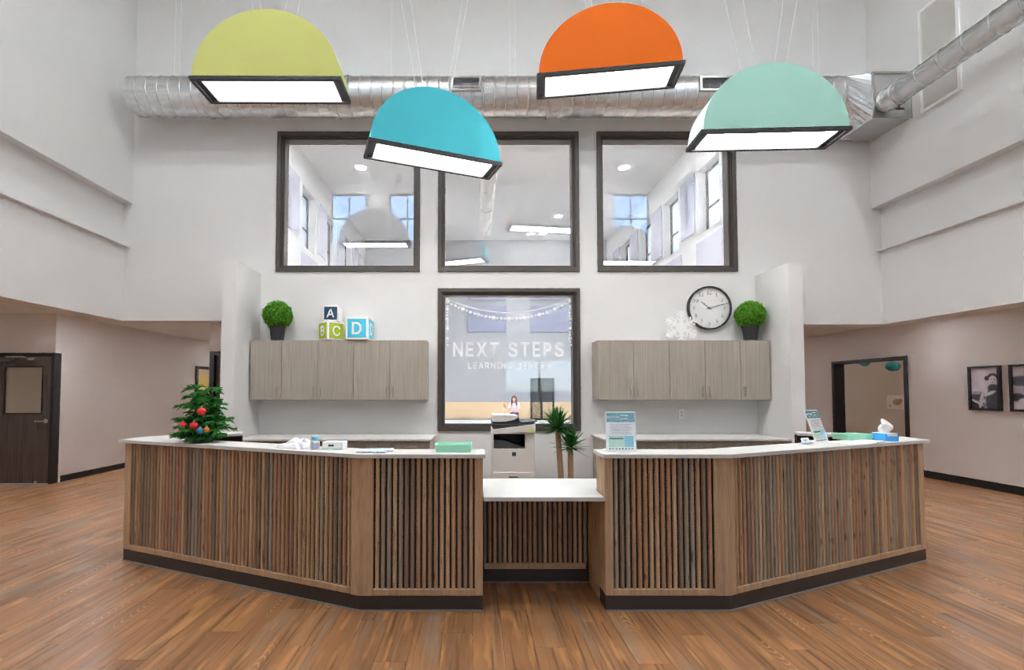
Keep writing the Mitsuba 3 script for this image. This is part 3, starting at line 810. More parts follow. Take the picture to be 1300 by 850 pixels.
# snowflake
sf = []
def bar(p, q, w):
    return LineString([p, q]).buffer(w, cap_style='round')
R = 0.215
for i in range(6):
    a = math.radians(60 * i + 30)
    dv = lambda r, o=0: (r * math.cos(a + o), r * math.sin(a + o))
    sf.append(bar((0, 0), dv(R), 0.013))
    for r_, l_ in ((0.085, 0.062), (0.135, 0.065), (0.178, 0.045)):
        for s_ in (-1, 1):
            p = dv(r_)
            q = (p[0] + l_ * math.cos(a + s_ * 0.95), p[1] + l_ * math.sin(a + s_ * 0.95))
            sf.append(bar(p, q, 0.0105))
sf.append(Polygon([(0.075 * math.cos(math.radians(60 * i)), 0.075 * math.sin(math.radians(60 * i))) for i in range(6)]).difference(Polygon([(0.045 * math.cos(math.radians(60 * i)), 0.045 * math.sin(math.radians(60 * i))) for i in range(6)])))
m = prism(unary_union(sf), 0, 0.012)
solo('snowflake', moved(upright(m), 2.71, 6.02, ZT + 0.175, rx=0), 'white_matte', 'white cut-out snowflake standing on the cabinet, overlapping the clock', 'decoration')

# clock
ck = thing('wall_clock', 'large round wall clock with a thin black rim and white face', 'clock')
CX, CZ, CR = 3.16, 2.592, 0.291
def face_y(m, y): return moved(upright(m), CX, y, CZ)
put('rim', moved(lathe([[CR - 0.018, 0], [CR, 0], [CR, 0.05], [CR - 0.004, 0.055], [CR - 0.014, 0.055], [CR - 0.018, 0.05], [CR - 0.018, 0]], 64), CX, YB - 0.002, CZ, rx=90), 'black_plastic', ck, smooth=35)
put('dial', moved(lathe([[0, 0], [CR - 0.019, 0], [CR - 0.019, 0.02], [0, 0.02]], 64), CX, YB - 0.004, CZ, rx=90), 'white_matte', ck)
for i in range(1, 13):
    t_ = meshkit.text_mesh(str(i), 0.042, 0.001, False)
    a = math.radians(90 - 30 * i)
    t_.apply_translation([-(t_.bounds[0][0] + t_.bounds[1][0]) / 2 + 0.205 * math.cos(a), -0.021 + 0.205 * math.sin(a), 0])
    put('numeral', face_y(t_, YB - 0.0245), 'grey_plastic', ck)
tk = []
for i in range(60):
    a = math.radians(6 * i); l = 0.018 if i % 5 == 0 else 0.009
    tk.append(moved(bx(-0.0013, 0.0013, 0.243, 0.243 + l, 0, 0.0008), rz=math.degrees(a)))
put('minute_marks', face_y(C(tk), YB - 0.0245), 'grey_plastic', ck)
put('hour_hand', face_y(moved(bx(-0.004, 0.004, -0.03, 0.135, 0, 0.002), rz=52), YB - 0.028), 'grey_plastic', ck)
put('minute_hand', face_y(moved(bx(-0.0035, 0.0035, -0.04, 0.262, 0, 0.002), rz=-75), YB - 0.032), 'grey_plastic', ck)
put('hub', face_y(lathe([[0, 0], [0.011, 0], [0.011, 0.012], [0, 0.012]], 20), YB - 0.027), 'grey_plastic', ck)
put('cover', moved(lathe([[0, 0], [CR - 0.017, 0], [CR - 0.017, 0.001], [0, 0.001]], 48), CX, YB - 0.05, CZ, rx=90), 'clear_glass', ck)

# ---------------------------------------------------------------- copier
cp = thing('copier', 'tall off-white office copier under the lettered window, beside the potted yucca', 'copier')
X0, X1, YF = 0.225, 0.70, 5.25
body = bx(X0, X1, YF, YF + 0.55, 0.03, 1.05, 0.008)
slot = bx(X0 + 0.012, X0 + 0.365, YF - 0.1, YF + 0.42, 0.835, 1.0)
body = trimesh.boolean.difference([body, slot], engine='manifold')
put('body', body, 'copier_white', cp)
put('output_bay', C([bx(X0 + 0.014, X0 + 0.363, YF + 0.40, YF + 0.418, 0.837, 0.998), bx(X0 + 0.0125, X0 + 0.0145, YF + 0.004, YF + 0.4, 0.837, 0.998), bx(X0 + 0.3625, X0 + 0.3645, YF + 0.004, YF + 0.4, 0.837, 0.998)]), 'black_plastic', cp)
tray = Polygon([(X0 + 0.015, 0.837), (X0 + 0.362, 0.837), (X0 + 0.362, 0.85), (X0 + 0.30, 0.862), (X0 + 0.22, 0.895), (X0 + 0.12, 0.925), (X0 + 0.015, 0.93)])
put('output_tray', wallXZ(tray, YF + 0.02, YF + 0.39), 'grey_plastic', cp)
put('control_panel', wallXZ(Polygon([(X0 - 0.005, 1.0), (X1 + 0.005, 1.035), (X1 + 0.005, 1.115), (X0 - 0.005, 1.055)]), YF - 0.03, YF + 0.02), 'copier_white', cp)
put('scanner', bx(X0 + 0.005, X1 - 0.005, YF - 0.02, YF + 0.55, 1.051, 1.118, 0.01), 'black_plastic', cp)
lid = wallXZ(Polygon([(X0 + 0.005, 1.119), (X1 - 0.005, 1.119), (X1 - 0.005, 1.135), (X0 + 0.005, 1.137)]), YF - 0.015, YF + 0.54)
put('lid', lid, 'black_plastic', cp)
put('feeder', wallXZ(Polygon([(X0 + 0.003, 1.138), (X0 + 0.15, 1.140), (X0 + 0.24, 1.158), (X0 + 0.285, 1.185), (X0 + 0.285, 1.205), (X0 + 0.1, 1.213), (X0 + 0.003, 1.213)]), YF, YF + 0.45), 'copier_white', cp)
put('feeder_tray', wallXZ(Polygon([(X0 + 0.15, 1.1375), (X0 + 0.31, 1.1375), (X0 + 0.30, 1.183), (X0 + 0.245, 1.156)]), YF + 0.01, YF + 0.44), 'black_plastic', cp)
put('paper_ledge', wallXZ(Polygon([(X1 - 0.05, 1.119), (X1 + 0.03, 1.14), (X1 + 0.03, 1.148), (X1 - 0.10, 1.137)]), YF, YF + 0.4), 'black_plastic', cp)
put('emblem', bx(X0 + 0.218, X0 + 0.262, YF - 0.004, YF, 0.755, 0.80, 0.002), 'grey_plastic', cp)
put('sticker', bx(X0 + 0.385, X0 + 0.45, YF - 0.034, YF - 0.0305, 1.02, 1.062), 'sticker', cp)
for z0, z1 in ((0.575, 0.0), (0.37, 0.0), (0.17, 0.0)):
    dw_ = put('paper_drawer', bx(X0 + 0.004, X1 - 0.004, YF - 0.012, YF - 0.0005, z0 - 0.19 if z0 < 0.5 else 0.375, z0, 0.003), 'copier_white', cp)
    put('handle', bx((X0 + X1) / 2 - 0.055, (X0 + X1) / 2 + 0.045, YF - 0.0145, YF - 0.0125, z0 - 0.06, z0 - 0.045, 0.0008), 'grey_plastic', dw_)
for x in (X0 + 0.05, X1 - 0.05):
    for y in (YF + 0.05, YF + 0.5): put('caster', rod([x - 0.01, y, 0.016], [x + 0.01, y, 0.016], 0.016, 12), 'black_plastic', cp)

# ---------------------------------------------------------------- yucca
yk = thing('potted_yucca', 'potted yucca with two ringed trunks and spiky green leaf heads, right of the copier', 'plant')
put('pot', moved(lathe([[0, 0], [0.12, 0], [0.16, 0.26], [0.165, 0.26], [0.165, 0.29], [0.145, 0.29], [0.14, 0.25], [0, 0.25]], 36), 1.08, 5.62, 0), 'pot_black', yk, smooth=35)


def trunk(p, q, r):
    n = 26
    t = np.linspace(0, 1, n)[:, None]
    pts = np.array(p) * (1 - t) + np.array(q) * t
    rr = r * (1.05 - 0.15 * t[:, 0]) + 0.004 * (np.arange(n) % 2)
    put('trunk', tube(pts, rr, 14), 'bark', yk, smooth=True)


def leaf(base, d, L, w, droop, up=np.array([0, 0, 1.0])):
    n = 8
    d = d / np.linalg.norm(d)
    side = np.cross(d, up); side /= max(np.linalg.norm(side), 1e-6)
    V, F = [], []
    for i in range(n):
        t = i / (n - 1)
        c = base + d * L * t - up * droop * t * t
        ww = w * (0.55 + 0.45 * math.sin(math.pi * min(t * 1.3, 1) * 0.5 + 0.3)) * (1 - t ** 2.2) + 0.0006
        nn = np.cross(side, d)
        V += [c - side * ww, c - nn * ww * 0.35, c + side * ww]
    for i in range(n - 1):
        a = i * 3
        F += [[a, a + 1, a + 4], [a, a + 4, a + 3], [a + 1, a + 2, a + 5], [a + 1, a + 5, a + 4]]
    return trimesh.Trimesh(V, F, process=False)


def crown(c, n, L, seed, lo=-0.35):
    r_ = np.random.default_rng(seed)
    for i in range(n):
        az = i * 2.39996 + r_.uniform(-0.2, 0.2)
        t = i / (n - 1)
        el = lo + (1.45 - lo) * t ** 0.9
        d = np.array([math.cos(az) * math.cos(el), math.sin(az) * math.cos(el), math.sin(el)])
        l = L * r_.uniform(0.8, 1.08) * (0.85 + 0.25 * math.sin(math.pi * t))
        put('leaf', leaf(np.array(c) + d * 0.012 + np.array([0, 0, 0.05 * (t - 0.5)]), d, l, r_.uniform(0.017, 0.024), 0.10 * l * max(0.1, math.cos(el)) * r_.uniform(0.5, 1.5)), 'yucca_leaf' if i % 3 else 'yucca_leaf_dark', yk)


trunk([1.075, 5.62, 0.24], [1.022, 5.60, 1.02], 0.032)
trunk([1.185, 5.63, 0.24], [1.175, 5.62, 0.80], 0.034)
crown([1.02, 5.60, 1.045], 78, 0.265, 3)
crown([1.175, 5.62, 0.825], 56, 0.24, 8)

# ---------------------------------------------------------------- little Norfolk pine with baubles
tk_ = thing('christmas_tree', 'small dark green potted conifer with baubles on the left desk counter', 'plant')
TX, TY, TZ = -2.29, 3.95, 1.0555
put('pot', moved(lathe([[0, 0], [0.085, 0], [0.10, 0.075], [0.092, 0.078], [0.085, 0.06], [0, 0.06]], 28), TX, TY, TZ), 'pot_black', tk_, smooth=35)
put('trunk', tube([[TX, TY, TZ + 0.05], [TX + 0.01, TY, TZ + 0.2], [TX + 0.02, TY, TZ + 0.455]], [0.011, 0.008, 0.004], 8), 'bark', tk_)
r_ = np.random.default_rng(21)


def branch(c, az, L, rise, droop):
    P, V, F = [], [], []
    d = np.array([math.cos(az), math.sin(az), 0.0])
    for i in range(9):
        t = i / 8
        P.append(c + d * L * t + np.array([0, 0, rise * t - droop * t * t]))
    P = np.array(P)
    parts = [tube(P, np.linspace(0.0035, 0.0012, 9), 5)]
    for s_ in (-1, 1):
        for t in np.arange(0.12, 1.0, 0.075):
            b = np.array([np.interp(t, np.linspace(0, 1, 9), P[:, k]) for k in range(3)])
            sd = np.array([-d[1], d[0], 0]) * s_
            tw = d * 0.55 + sd * 0.75 + np.array([0, 0, r_.uniform(-0.6, 0.35)])
            l = 0.095 * (1 - 0.6 * t) * r_.uniform(0.7, 1.2)
            parts.append(tube([b, b + tw * l * 0.5, b + tw * l - np.array([0, 0, 0.006])], [0.0055, 0.006, 0.0016], 4))
    for t in np.arange(0.06, 1.0, 0.03):
        b = np.array([np.interp(t, np.linspace(0, 1, 9), P[:, k]) for k in range(3)])
        e = r_.normal(size=3); e = e / np.linalg.norm(e) * 0.016 + d * 0.012
        V += [b, b + e + [0, 0, 0.002], b + e * 0.6 + [0, 0, 0.006]]; F.append([len(V) - 3, len(V) - 2, len(V) - 1])
    parts.append(trimesh.Trimesh(V, F, process=False))
    m = C(parts); m.vertices[:, 2] = np.maximum(m.vertices[:, 2], TZ + 0.004)
    return m


tiers = [(0.045, 11, 0.215, 0.05, 0.03), (0.085, 12, 0.24, 0.09, 0.05), (0.14, 12, 0.225, 0.09, 0.045), (0.20, 9, 0.205, 0.09, 0.045), (0.27, 8, 0.20, 0.09, 0.05), (0.345, 7, 0.17, 0.075, 0.05), (0.43, 5, 0.15, 0.06, 0.045)]
for z, n, L, rise, dr2 in tiers:
    o = r_.uniform(0, 6)
    for i in range(n):
        az = o + i * 2 * math.pi / n + r_.uniform(-0.15, 0.15)
        put('branch', branch(np.array([TX + 0.02 * z / 0.45, TY, TZ + z + (r_.uniform(-0.03, 0.035) if z > 0.05 else 0)]), az, L * r_.uniform(0.72, 1.12), rise * r_.uniform(0.6, 1.2), dr2 * r_.uniform(0.7, 1.9)), 'pine_leaf', tk_)
for dx, dz, r, m_, lab in ((0.095, 0.262, 0.033, 'red_gloss', 'glossy red bauble high on the right side of the little tree'), (-0.062, 0.148, 0.030, 'red_gloss', 'glossy red bauble low on the left front of the little tree'),
                           (0.034, 0.148, 0.032, 'red_gloss', 'glossy red bauble low in the middle of the little tree'), (0.085, 0.105, 0.027, 'blue_gloss', 'blue bauble near the foot of the little tree'),
                           (0.14, 0.115, 0.022, 'orange_gloss', 'small orange bauble at the right foot of the little tree')):
    b = thing('bauble', lab, 'ornament')
    y = TY - 0.17
    put('ball', ball([TX + dx * 0.95, y, TZ + dz], r, 3), m_, b, smooth=True)
    put('cap', moved(lathe([[0, 0], [0.009, 0], [0.009, 0.012], [0, 0.014]], 14), TX + dx * 0.95, y, TZ + dz + r - 0.003), 'steel', b)
    put('hook', rod([TX + dx * 0.95, y, TZ + dz + r + 0.009], [TX + dx * 0.95, y + 0.05, TZ + dz + r + 0.03], 0.0015, 6), 'steel', b)

# ---------------------------------------------------------------- things on the desk
ZC1 = 1.0553


def rot(m, yaw, x, y, z=ZC1): return moved(m, x, y, z, yaw)


def crumple(w, d, h, seed, n=22, amp=1.0):
    x = np.linspace(-w / 2, w / 2, n); y = np.linspace(-d / 2, d / 2, n)
    X, Y = np.meshgrid(x, y, indexing='ij')
    e = 1 - np.maximum(abs(X) / (w / 2), abs(Y) / (d / 2)) ** 3
    Z = h * e * (0.25 + 0.9 * amp * meshkit.fbm(np.stack([X * 22, Y * 22, 0 * X + seed], -1), 3, seed)) + 0.002
    i = np.arange(n * n).reshape(n, n)
    F = np.vstack([np.c_[i[:-1, :-1].ravel(), i[1:, :-1].ravel(), i[1:, 1:].ravel()], np.c_[i[:-1, :-1].ravel(), i[1:, 1:].ravel(), i[:-1, 1:].ravel()]])
    return trimesh.Trimesh(np.c_[X.ravel(), Y.ravel(), Z.ravel()], F, process=False)


prin('clear_film', (200, 203, 208), 0.2, spec_trans=0.0, clearcoat=0.5)
bg = thing('plastic_bag', 'crumpled whitish clear plastic bag lying on the left desk counter beside the small bottle', 'bag')
put('film', rot(crumple(0.27, 0.16, 0.075, 5), -22, -1.335, 3.56), 'clear_film', bg)
put('fold', rot(moved(crumple(0.20, 0.09, 0.05, 9), 0, -0.06, 0), -22, -1.335, 3.56), 'white_matte', bg)

bt = thing('bottle', 'small clear bottle with a light blue cap on the left desk counter', 'bottle')
put('body', moved(lathe([[0, 0], [0.03, 0], [0.033, 0.006], [0.033, 0.056], [0.02, 0.066], [0.02, 0.07], [0, 0.07]], 28), -1.158, 3.43, ZC1), 'clear_film', bt, smooth=35)
put('label', moved(lathe([[0.0333, 0.008], [0.0337, 0.008], [0.0337, 0.045], [0.0333, 0.045], [0.0333, 0.008]], 28), -1.158, 3.43, ZC1), 'grey_print', bt, smooth=35)
put('cap', moved(lathe([[0, 0.07], [0.026, 0.07], [0.026, 0.092], [0.023, 0.096], [0, 0.096]], 28), -1.158, 3.43, ZC1), 'blue_print', bt, smooth=35)

bxk = thing('box', 'small flat white box with faint print on the left desk counter, right of the bottle', 'box')
put('carton', rot(bx(-0.077, 0.077, -0.05, 0.05, 0, 0.055, 0.003), -6, -1.02, 3.46), 'paper', bxk)
put('print', rot(bx(-0.03, 0.012, -0.0508, -0.0498, 0.022, 0.036), -6, -1.02, 3.46), 'ink', bxk)
put('stripe', rot(bx(-0.077, 0.077, -0.0506, -0.0498, 0.004, 0.014), -6, -1.02, 3.46), 'mint_print', bxk)

pm = thing('pamphlet', 'bottom pamphlet of the small pile on the left desk counter, dark edged', 'pamphlet')
put('sheets', rot(bx(-0.105, 0.105, -0.07, 0.07, 0, 0.007, 0.001), -4, -0.70, 3.30), 'grey_print', pm)
put('spine', rot(bx(-0.10, 0.105, -0.0712, -0.0702, 0.0, 0.006), -4, -0.70, 3.30), 'ink', pm)
pm = thing('pamphlet', 'white and pale blue pamphlet on top of the pile on the left desk counter', 'pamphlet')
put('sheets', rot(bx(-0.10, 0.10, -0.065, 0.065, 0.0075, 0.012, 0.001), 8, -0.665, 3.335), 'paper', pm)
put('cover_print', rot(bx(-0.09, 0.09, 0.0, 0.06, 0.0122, 0.0128), 8, -0.665, 3.335), 'blue_print', pm)


def tray(label, x, y, yaw, w=0.235, d=0.16, h=0.052):
    k = thing('tray', label, 'tray')
    o = Polygon([(-w / 2, -d / 2), (w / 2, -d / 2), (w / 2, d / 2), (-w / 2, d / 2)]).buffer(0.012)
    i = o.buffer(-0.006)
    m = C([prism(o, 0, 0.004), prism(o.difference(i), 0.004, h)])
    v = m.vertices; f = 0.94 + 0.06 * v[:, 2:] / h; v[:, :2] *= f; m.vertices = v
    put('shell', rot(m, yaw, x, y), 'mint_plastic', k)
    put('foot', rot(prism(o.buffer(-0.02), 0.0, 0.0045), yaw, x, y, ZC1), 'white_matte', k)


tray('mint green plastic tray at the inner end of the left desk counter', -0.135, 3.345, 0)
tray('mint green plastic tray on the right desk counter behind the tissue box', 3.36, 4.13, 6, 0.23, 0.15)


def sign(label, x, y, yaw, lean, w=0.215, h=0.28):
    k = thing('sign_holder', label, 'sign')
    # local frame: width along x, height along z, the front looks to -y; leans back by lean degrees
    def P(m): return rot(moved(m, rx=-lean), yaw, x, y)
    put('sheet', P(bx(-w / 2 + 0.004, w / 2 - 0.004, 0.001, 0.003, 0.012, h - 0.004)), 'paper', k)
    put('cover', P(bx(-w / 2, w / 2, -0.0075, -0.006, 0.004, h)), 'acrylic', k)
    put('back_plate', P(bx(-w / 2, w / 2, 0.004, 0.006, 0.002, h, 0.0008)), 'white_matte', k)
    put('foot', rot(bx(-w / 2, w / 2, -0.01, 0.11, 0, 0.003), yaw, x, y), 'white_matte', k)
    put('header', P(bx(-w / 2 + 0.006, w / 2 - 0.006, -0.0005, 0.0008, h - 0.074, h - 0.008)), 'teal_print', k)
    ls, w_ = text('NEXT STEPS', 0.015, 0, 0, 0, True, 0.0008, 0.002)
    m = C(ls); m.apply_transform(np.diag([0.088 / w_, 1, 1, 1])); m.apply_translation([-0.052, -0.0006, h - 0.046])
    put('title', P(m), 'white_matte', k)
    put('header_lines', P(C([bx(0.0, 0.055, -0.0012, -0.0004, h - 0.030, h - 0.024), bx(0.0, 0.05, -0.0012, -0.0004, h - 0.052, h - 0.047), bx(-0.08, 0.085, -0.0012, -0.0004, h - 0.060, h - 0.0585)])), 'white_matte', k)
    put('body_lines', P(C([bx(-0.082 + 0.01 * (i % 2), 0.082 - 0.012 * (i % 3), -0.0003, 0.0008, z, z + 0.0042) for i, z in enumerate(np.linspace(0.118, 0.188, 7))])), 'grey_print', k)
    put('mint_panel', P(bx(-0.088, 0.022, -0.0003, 0.0008, 0.03, 0.108)), 'mint_print', k)
    put('panel_heading', P(bx(-0.084, 0.016, -0.001, -0.0004, 0.084, 0.093)), 'ink', k)
    put('blue_panel', P(bx(0.024, 0.09, -0.0003, 0.0008, 0.03, 0.108)), 'blue_print', k)
    put('footer_marks', P(C([bx(-0.085 + 0.0225 * i, -0.074 + 0.0225 * i, -0.0003, 0.0008, 0.0135, 0.021) for i in range(8)])), 'ink', k)


sign('upright notice with a teal header at the inner end of the right counter', 1.058, 3.32, 0, 4)
sign('leaning notice with a teal header near the tissue box on the right counter', 2.935, 3.915, 29, 17)

ch = thing('card_holder', 'small clear holder of white business cards left of the leaning notice', 'card holder')
put('cards', rot(moved(bx(-0.04, 0.04, -0.006, 0.006, 0.004, 0.052), rx=-18), 22, 2.69, 3.76), 'paper', ch)
put('print', rot(moved(bx(-0.03, 0.01, -0.0068, -0.0058, 0.026, 0.038), rx=-18), 22, 2.69, 3.76), 'blue_print', ch)
put('holder', rot(bx(-0.046, 0.046, -0.02, 0.02, 0, 0.018, 0.002), 22, 2.69, 3.76), 'grey_print', ch)

for i, (x, y, yw, lab) in enumerate(((3.13, 3.86, 15, 'loose white sheet of paper lying in front of the leaning notice, left one of two'), (3.34, 3.93, 34, 'loose white sheet with a dark printed edge, lying in front of the tissue box'))):
    k = thing('paper_sheet', lab, 'paper')
    put('sheet', rot(bx(-0.13, 0.13, -0.09, 0.09, 0.0003 + i * 0.0035, 0.003 + i * 0.0035), yw, x, y), 'paper', k)
    if i: put('print', rot(C([bx(-0.12 + 0.03 * j, -0.10 + 0.03 * j, -0.088, -0.07, 0.0066, 0.0074) for j in range(8)]), yw, x, y), 'ink', k)

tb = thing('tissue_box', 'blue tissue box with a white tissue sticking out, on the right counter', 'tissue box')
TBX, TBY = 3.56, 4.03
put('box', rot(bx(-0.067, 0.067, -0.062, 0.062, 0, 0.066, 0.003), 8, TBX, TBY), 'tissue_blue', tb)
put('top_panel', rot(C([bx(-0.062, 0.062, -0.057, 0.057, 0.0662, 0.068), bx(-0.05, 0.05, -0.0626, -0.0618, 0.044, 0.064)]), 8, TBX, TBY), 'white_matte', tb)
V, F = [], []
nv, nu = 14, 20
for i in range(nv):
    t = i / (nv - 1)
    for j in range(nu):
        a = 2 * math.pi * j / nu
        ruff = 1 + 0.35 * math.sin(3 * a + 4 * t)
        wx = (0.022 + 0.050 * math.sin(math.pi * min(1, t * 1.05)) ** 0.8 * (1 - 0.65 * t)) * ruff
        wy = (0.010 + 0.016 * math.sin(math.pi * t)) * (1 + 0.5 * math.cos(2 * a + 6 * t))
        V.append([wx * math.cos(a) + 0.022 * math.sin(2.2 * t) - 0.03 * t * t, wy * math.sin(a), 0.066 + 0.115 * t + 0.008 * math.sin(2 * a) * t])
for i in range(nv - 1):
    for j in range(nu):
        q = [i * nu + j, i * nu + (j + 1) % nu, (i + 1) * nu + (j + 1) % nu, (i + 1) * nu + j]
        F += [[q[0], q[1], q[2]], [q[0], q[2], q[3]]]
put('tissue', rot(trimesh.Trimesh(np.array(V), F, process=False), 8, TBX, TBY), 'paper', tb, smooth=True)

solo('paper_pad', moved(bx(-0.09, 0.09, -0.07, 0.07, 0, 0.022, 0.002), 1.10, 3.72, 0.7652, 3), 'paper', 'white pad of paper on the low counter behind the right desk end', 'paper')

# ---------------------------------------------------------------- left door
dk = thing('door_2', 'dark oak door with a small window and a lever handle at the far left', 'door', kind='structure')
DX0, DX1, DYF = -7.70, -6.79, 7.49
leafm = wallXZ(sbox(DX0, 0.012, DX1, 2.045).difference(sbox(-7.53, 1.13, -6.935, 1.87)), DYF, DYF + 0.045)
put('leaf', leafm, 'dark_oak', dk)
put('glass', bx(-7.53, -6.935, DYF + 0.016, DYF + 0.026, 1.13, 1.87), 'glass_grey', dk)
put('glazing_bead', ring(-7.545, -6.92, 1.115, 1.885, 0.018, DYF - 0.008, DYF), 'black_frame', dk)
put('frame', C([bx(DX1 + 0.003, -6.735, DYF - 0.015, 7.6, 0, 2.06), bx(DX0 - 0.05, DX0 - 0.003, DYF - 0.015, 7.6, 0, 2.06), bx(DX0 - 0.05, -6.735, DYF - 0.015, 7.6, 2.05, 2.10)]), 'black_frame', dk)
hd_ = put('lever', C([moved(lathe([[0, 0], [0.034, 0], [0.034, 0.008], [0.012, 0.012], [0.012, 0.05], [0, 0.05]], 24), -6.86, DYF, 1.005, rx=90), rod([-6.86, DYF - 0.048, 1.005], [-6.995, DYF - 0.05, 1.0], 0.011, 12)]), 'steel', dk, smooth=35)
put('closer', C([bx(-7.66, -7.40, DYF - 0.07, DYF - 0.002, 1.955, 2.02, 0.006)]), 'grey_plastic', dk)
put('closer_arm', C([rod([-7.45, DYF - 0.085, 2.03], [-7.14, DYF - 0.11, 2.03], 0.012, 8), rod([-7.14, DYF - 0.11, 2.03], [-7.13, DYF - 0.02, 2.0], 0.012, 8), bx(-7.16, -7.06, DYF - 0.03, DYF - 0.002, 1.98, 2.02)]), 'steel', dk)
put('kick_stop', bx(-7.0, -6.97, DYF - 0.02, DYF - 0.001, 0.002, 0.05), 'steel', dk)

d3 = thing('door_3', 'dark doorway of the left hallway, partly hidden by the wing wall and the little tree', 'door', kind='structure')
put('frame', C([bx(-4.74, -4.66, 8.36, 8.44, 0, 2.2), bx(-3.80, -3.72, 8.36, 8.44, 0, 2.2), bx(-4.66, -3.80, 8.36, 8.44, 2.13, 2.2)]), 'black_frame', d3)
put('leaf', bx(-4.655, -3.805, 8.42, 8.46, 0.01, 2.125), 'dark_oak', d3)
d4 = thing('door_4', 'narrow doorway with a bright yellow pane far down the left hallway', 'door', kind='structure')
put('frame', C([bx(-6.75, -6.72, 11.30, 11.38, 0, 2.1), bx(-6.75, -6.72, 11.95, 12.03, 0, 2.1), bx(-6.75, -6.72, 11.38, 11.95, 2.03, 2.1)]), 'black_frame', d4)
prin('yellow_pane', (206, 176, 84), 0.4)
put('leaf', bx(-6.748, -6.738, 11.38, 11.95, 0.01, 2.03), 'plywood', d4)
put('pane', bx(-6.737, -6.73, 11.46, 11.87, 1.15, 1.9), 'yellow_pane', d4)

# ---------------------------------------------------------------- right hallway: opening, pictures, room beyond
d5 = thing('door_5', 'wide opening with a thick black frame in the right hallway wall', 'door', kind='structure')
put('jamb', bx(7.79, 8.02, 8.34, 8.40, 0, 2.06), 'black_frame', d5)
put('jamb', bx(7.79, 8.02, 10.02, 10.08, 0, 2.06), 'black_frame', d5)
put('head', bx(7.79, 8.02, 8.34, 10.08, 2.0605, 2.12), 'black_frame', d5)


def blob(u, v, cx, cy, rx, ry, soft=0.25):
    d = dr.sqrt(dr.square((u - cx) / rx) + dr.square((v - cy) / ry))
    return smoothstep(1 + soft, 1 - soft, d)


def photo_a(p, n, uv):
    u, v = uv.x, uv.y
    g = 0.58 + 0.12 * noise(u * 5, v * 5) + mi.Float(0)
    put_ = lambda g, a, m: g * (1 - m) + a * m
    n_ = noise(u * 22, v * 30)
    g = put_(g, 0.10 + 0.45 * n_, blob(u, v, 0.22, 0.36, 0.24, 0.07, 0.4))         # things on a counter
    g = put_(g, 0.06, blob(u, v, 0.20, 0.27, 0.32, 0.08))
    g = put_(g, 0.03, blob(u, v, 0.05, 0.06, 0.5, 0.13))
    g = put_(g, 0.62, blob(u, v + 0.35 * (u - 0.2), 0.20, 0.15, 0.26, 0.03))
    g = put_(g, 0.60, blob(u - 0.30 * (v - 0.2), v, 0.36, 0.20, 0.07, 0.20))
    g = put_(g, 0.05, blob(u, v, 0.58, 0.745, 0.085, 0.06))                       # hair bun and hair
    g = put_(g, 0.05, blob(u, v, 0.79, 0.77, 0.19, 0.10))
    g = put_(g, 0.60, blob(u, v, 0.79, 0.70, 0.14, 0.105, 0.15))                   # face
    g = put_(g, 0.08, blob(u, v, 0.74, 0.715, 0.022, 0.012) + blob(u, v, 0.85, 0.715, 0.022, 0.012))
    g = put_(g, 0.30, blob(u, v, 0.80, 0.65, 0.04, 0.010))
    g = put_(g, 0.035 + 0.04 * n_, blob(u, v, 0.80, 0.50, 0.20, 0.10))             # dark dress
    g = put_(g, 0.030 + 0.03 * n_, blob(u, v, 0.78, 0.18, 0.26, 0.34, 0.12))
    g = put_(g, 0.58, blob(u, v - 0.25 * (u - 0.7), 0.66, 0.38, 0.22, 0.045))      # arm
    return mi.Color3f(g * 1.0, g * 0.93, g * 1.02)


def photo_b(p, n, uv):
    u, v = uv.x, uv.y
    g = 0.50 + 0.12 * noise(u * 4, v * 6) + mi.Float(0)
    put_ = lambda g, a, m: g * (1 - m) + a * m
    g = put_(g, 0.06, blob(u, v, 0.25, 0.66, 0.45, 0.12))
    g = put_(g, 0.55, blob(u, v, 0.25, 0.45, 0.40, 0.09))
    g = put_(g, 0.04, blob(u, v, 0.15, 0.28, 0.25, 0.10))
    g = put_(g, 0.62, blob(u, v, 0.35, 0.14, 0.22, 0.12))
    g = put_(g, 0.05, blob(u, v, 0.72, 0.40, 0.25, 0.35))
    return mi.Color3f(g * 1.0, g * 0.93, g * 1.02)


mat('print_a', {'type': 'diffuse', 'reflectance': proc(photo_a)})
mat('print_b', {'type': 'diffuse', 'reflectance': proc(photo_b)})
for y0, y1, pr, lab in ((6.86, 7.30, 'print_a', 'black framed black-and-white photograph of a child in a dark dress on the right wall'), (6.30, 6.74, 'print_b', 'black framed black-and-white photograph cut off by the right edge of the view')):
    k = thing('picture_frame', lab, 'picture')
    z0, z1 = 1.19, 1.865
    put('frame', wallYZ(sbox(y0, z0, y1, z1).difference(sbox(y0 + 0.032, z0 + 0.032, y1 - 0.032, z1 - 0.032)), 7.775, 7.819), 'black_frame', k)
    v = np.array([[7.80, y1 - 0.03, z0 + 0.03], [7.80, y0 + 0.03, z0 + 0.03], [7.80, y0 + 0.03, z1 - 0.03], [7.80, y1 - 0.03, z1 - 0.03]])
    scene[k + '__print'] = mikit.ply((v, np.array([[0, 1, 2], [0, 2, 3]])), pr, uv=np.array([[0, 0], [1, 0], [1, 1], [0, 1.0]]))
    put('backing', bx(7.803, 7.818, y0 + 0.02, y1 - 0.02, z0 + 0.02, z1 - 0.02), 'black_frame', k)

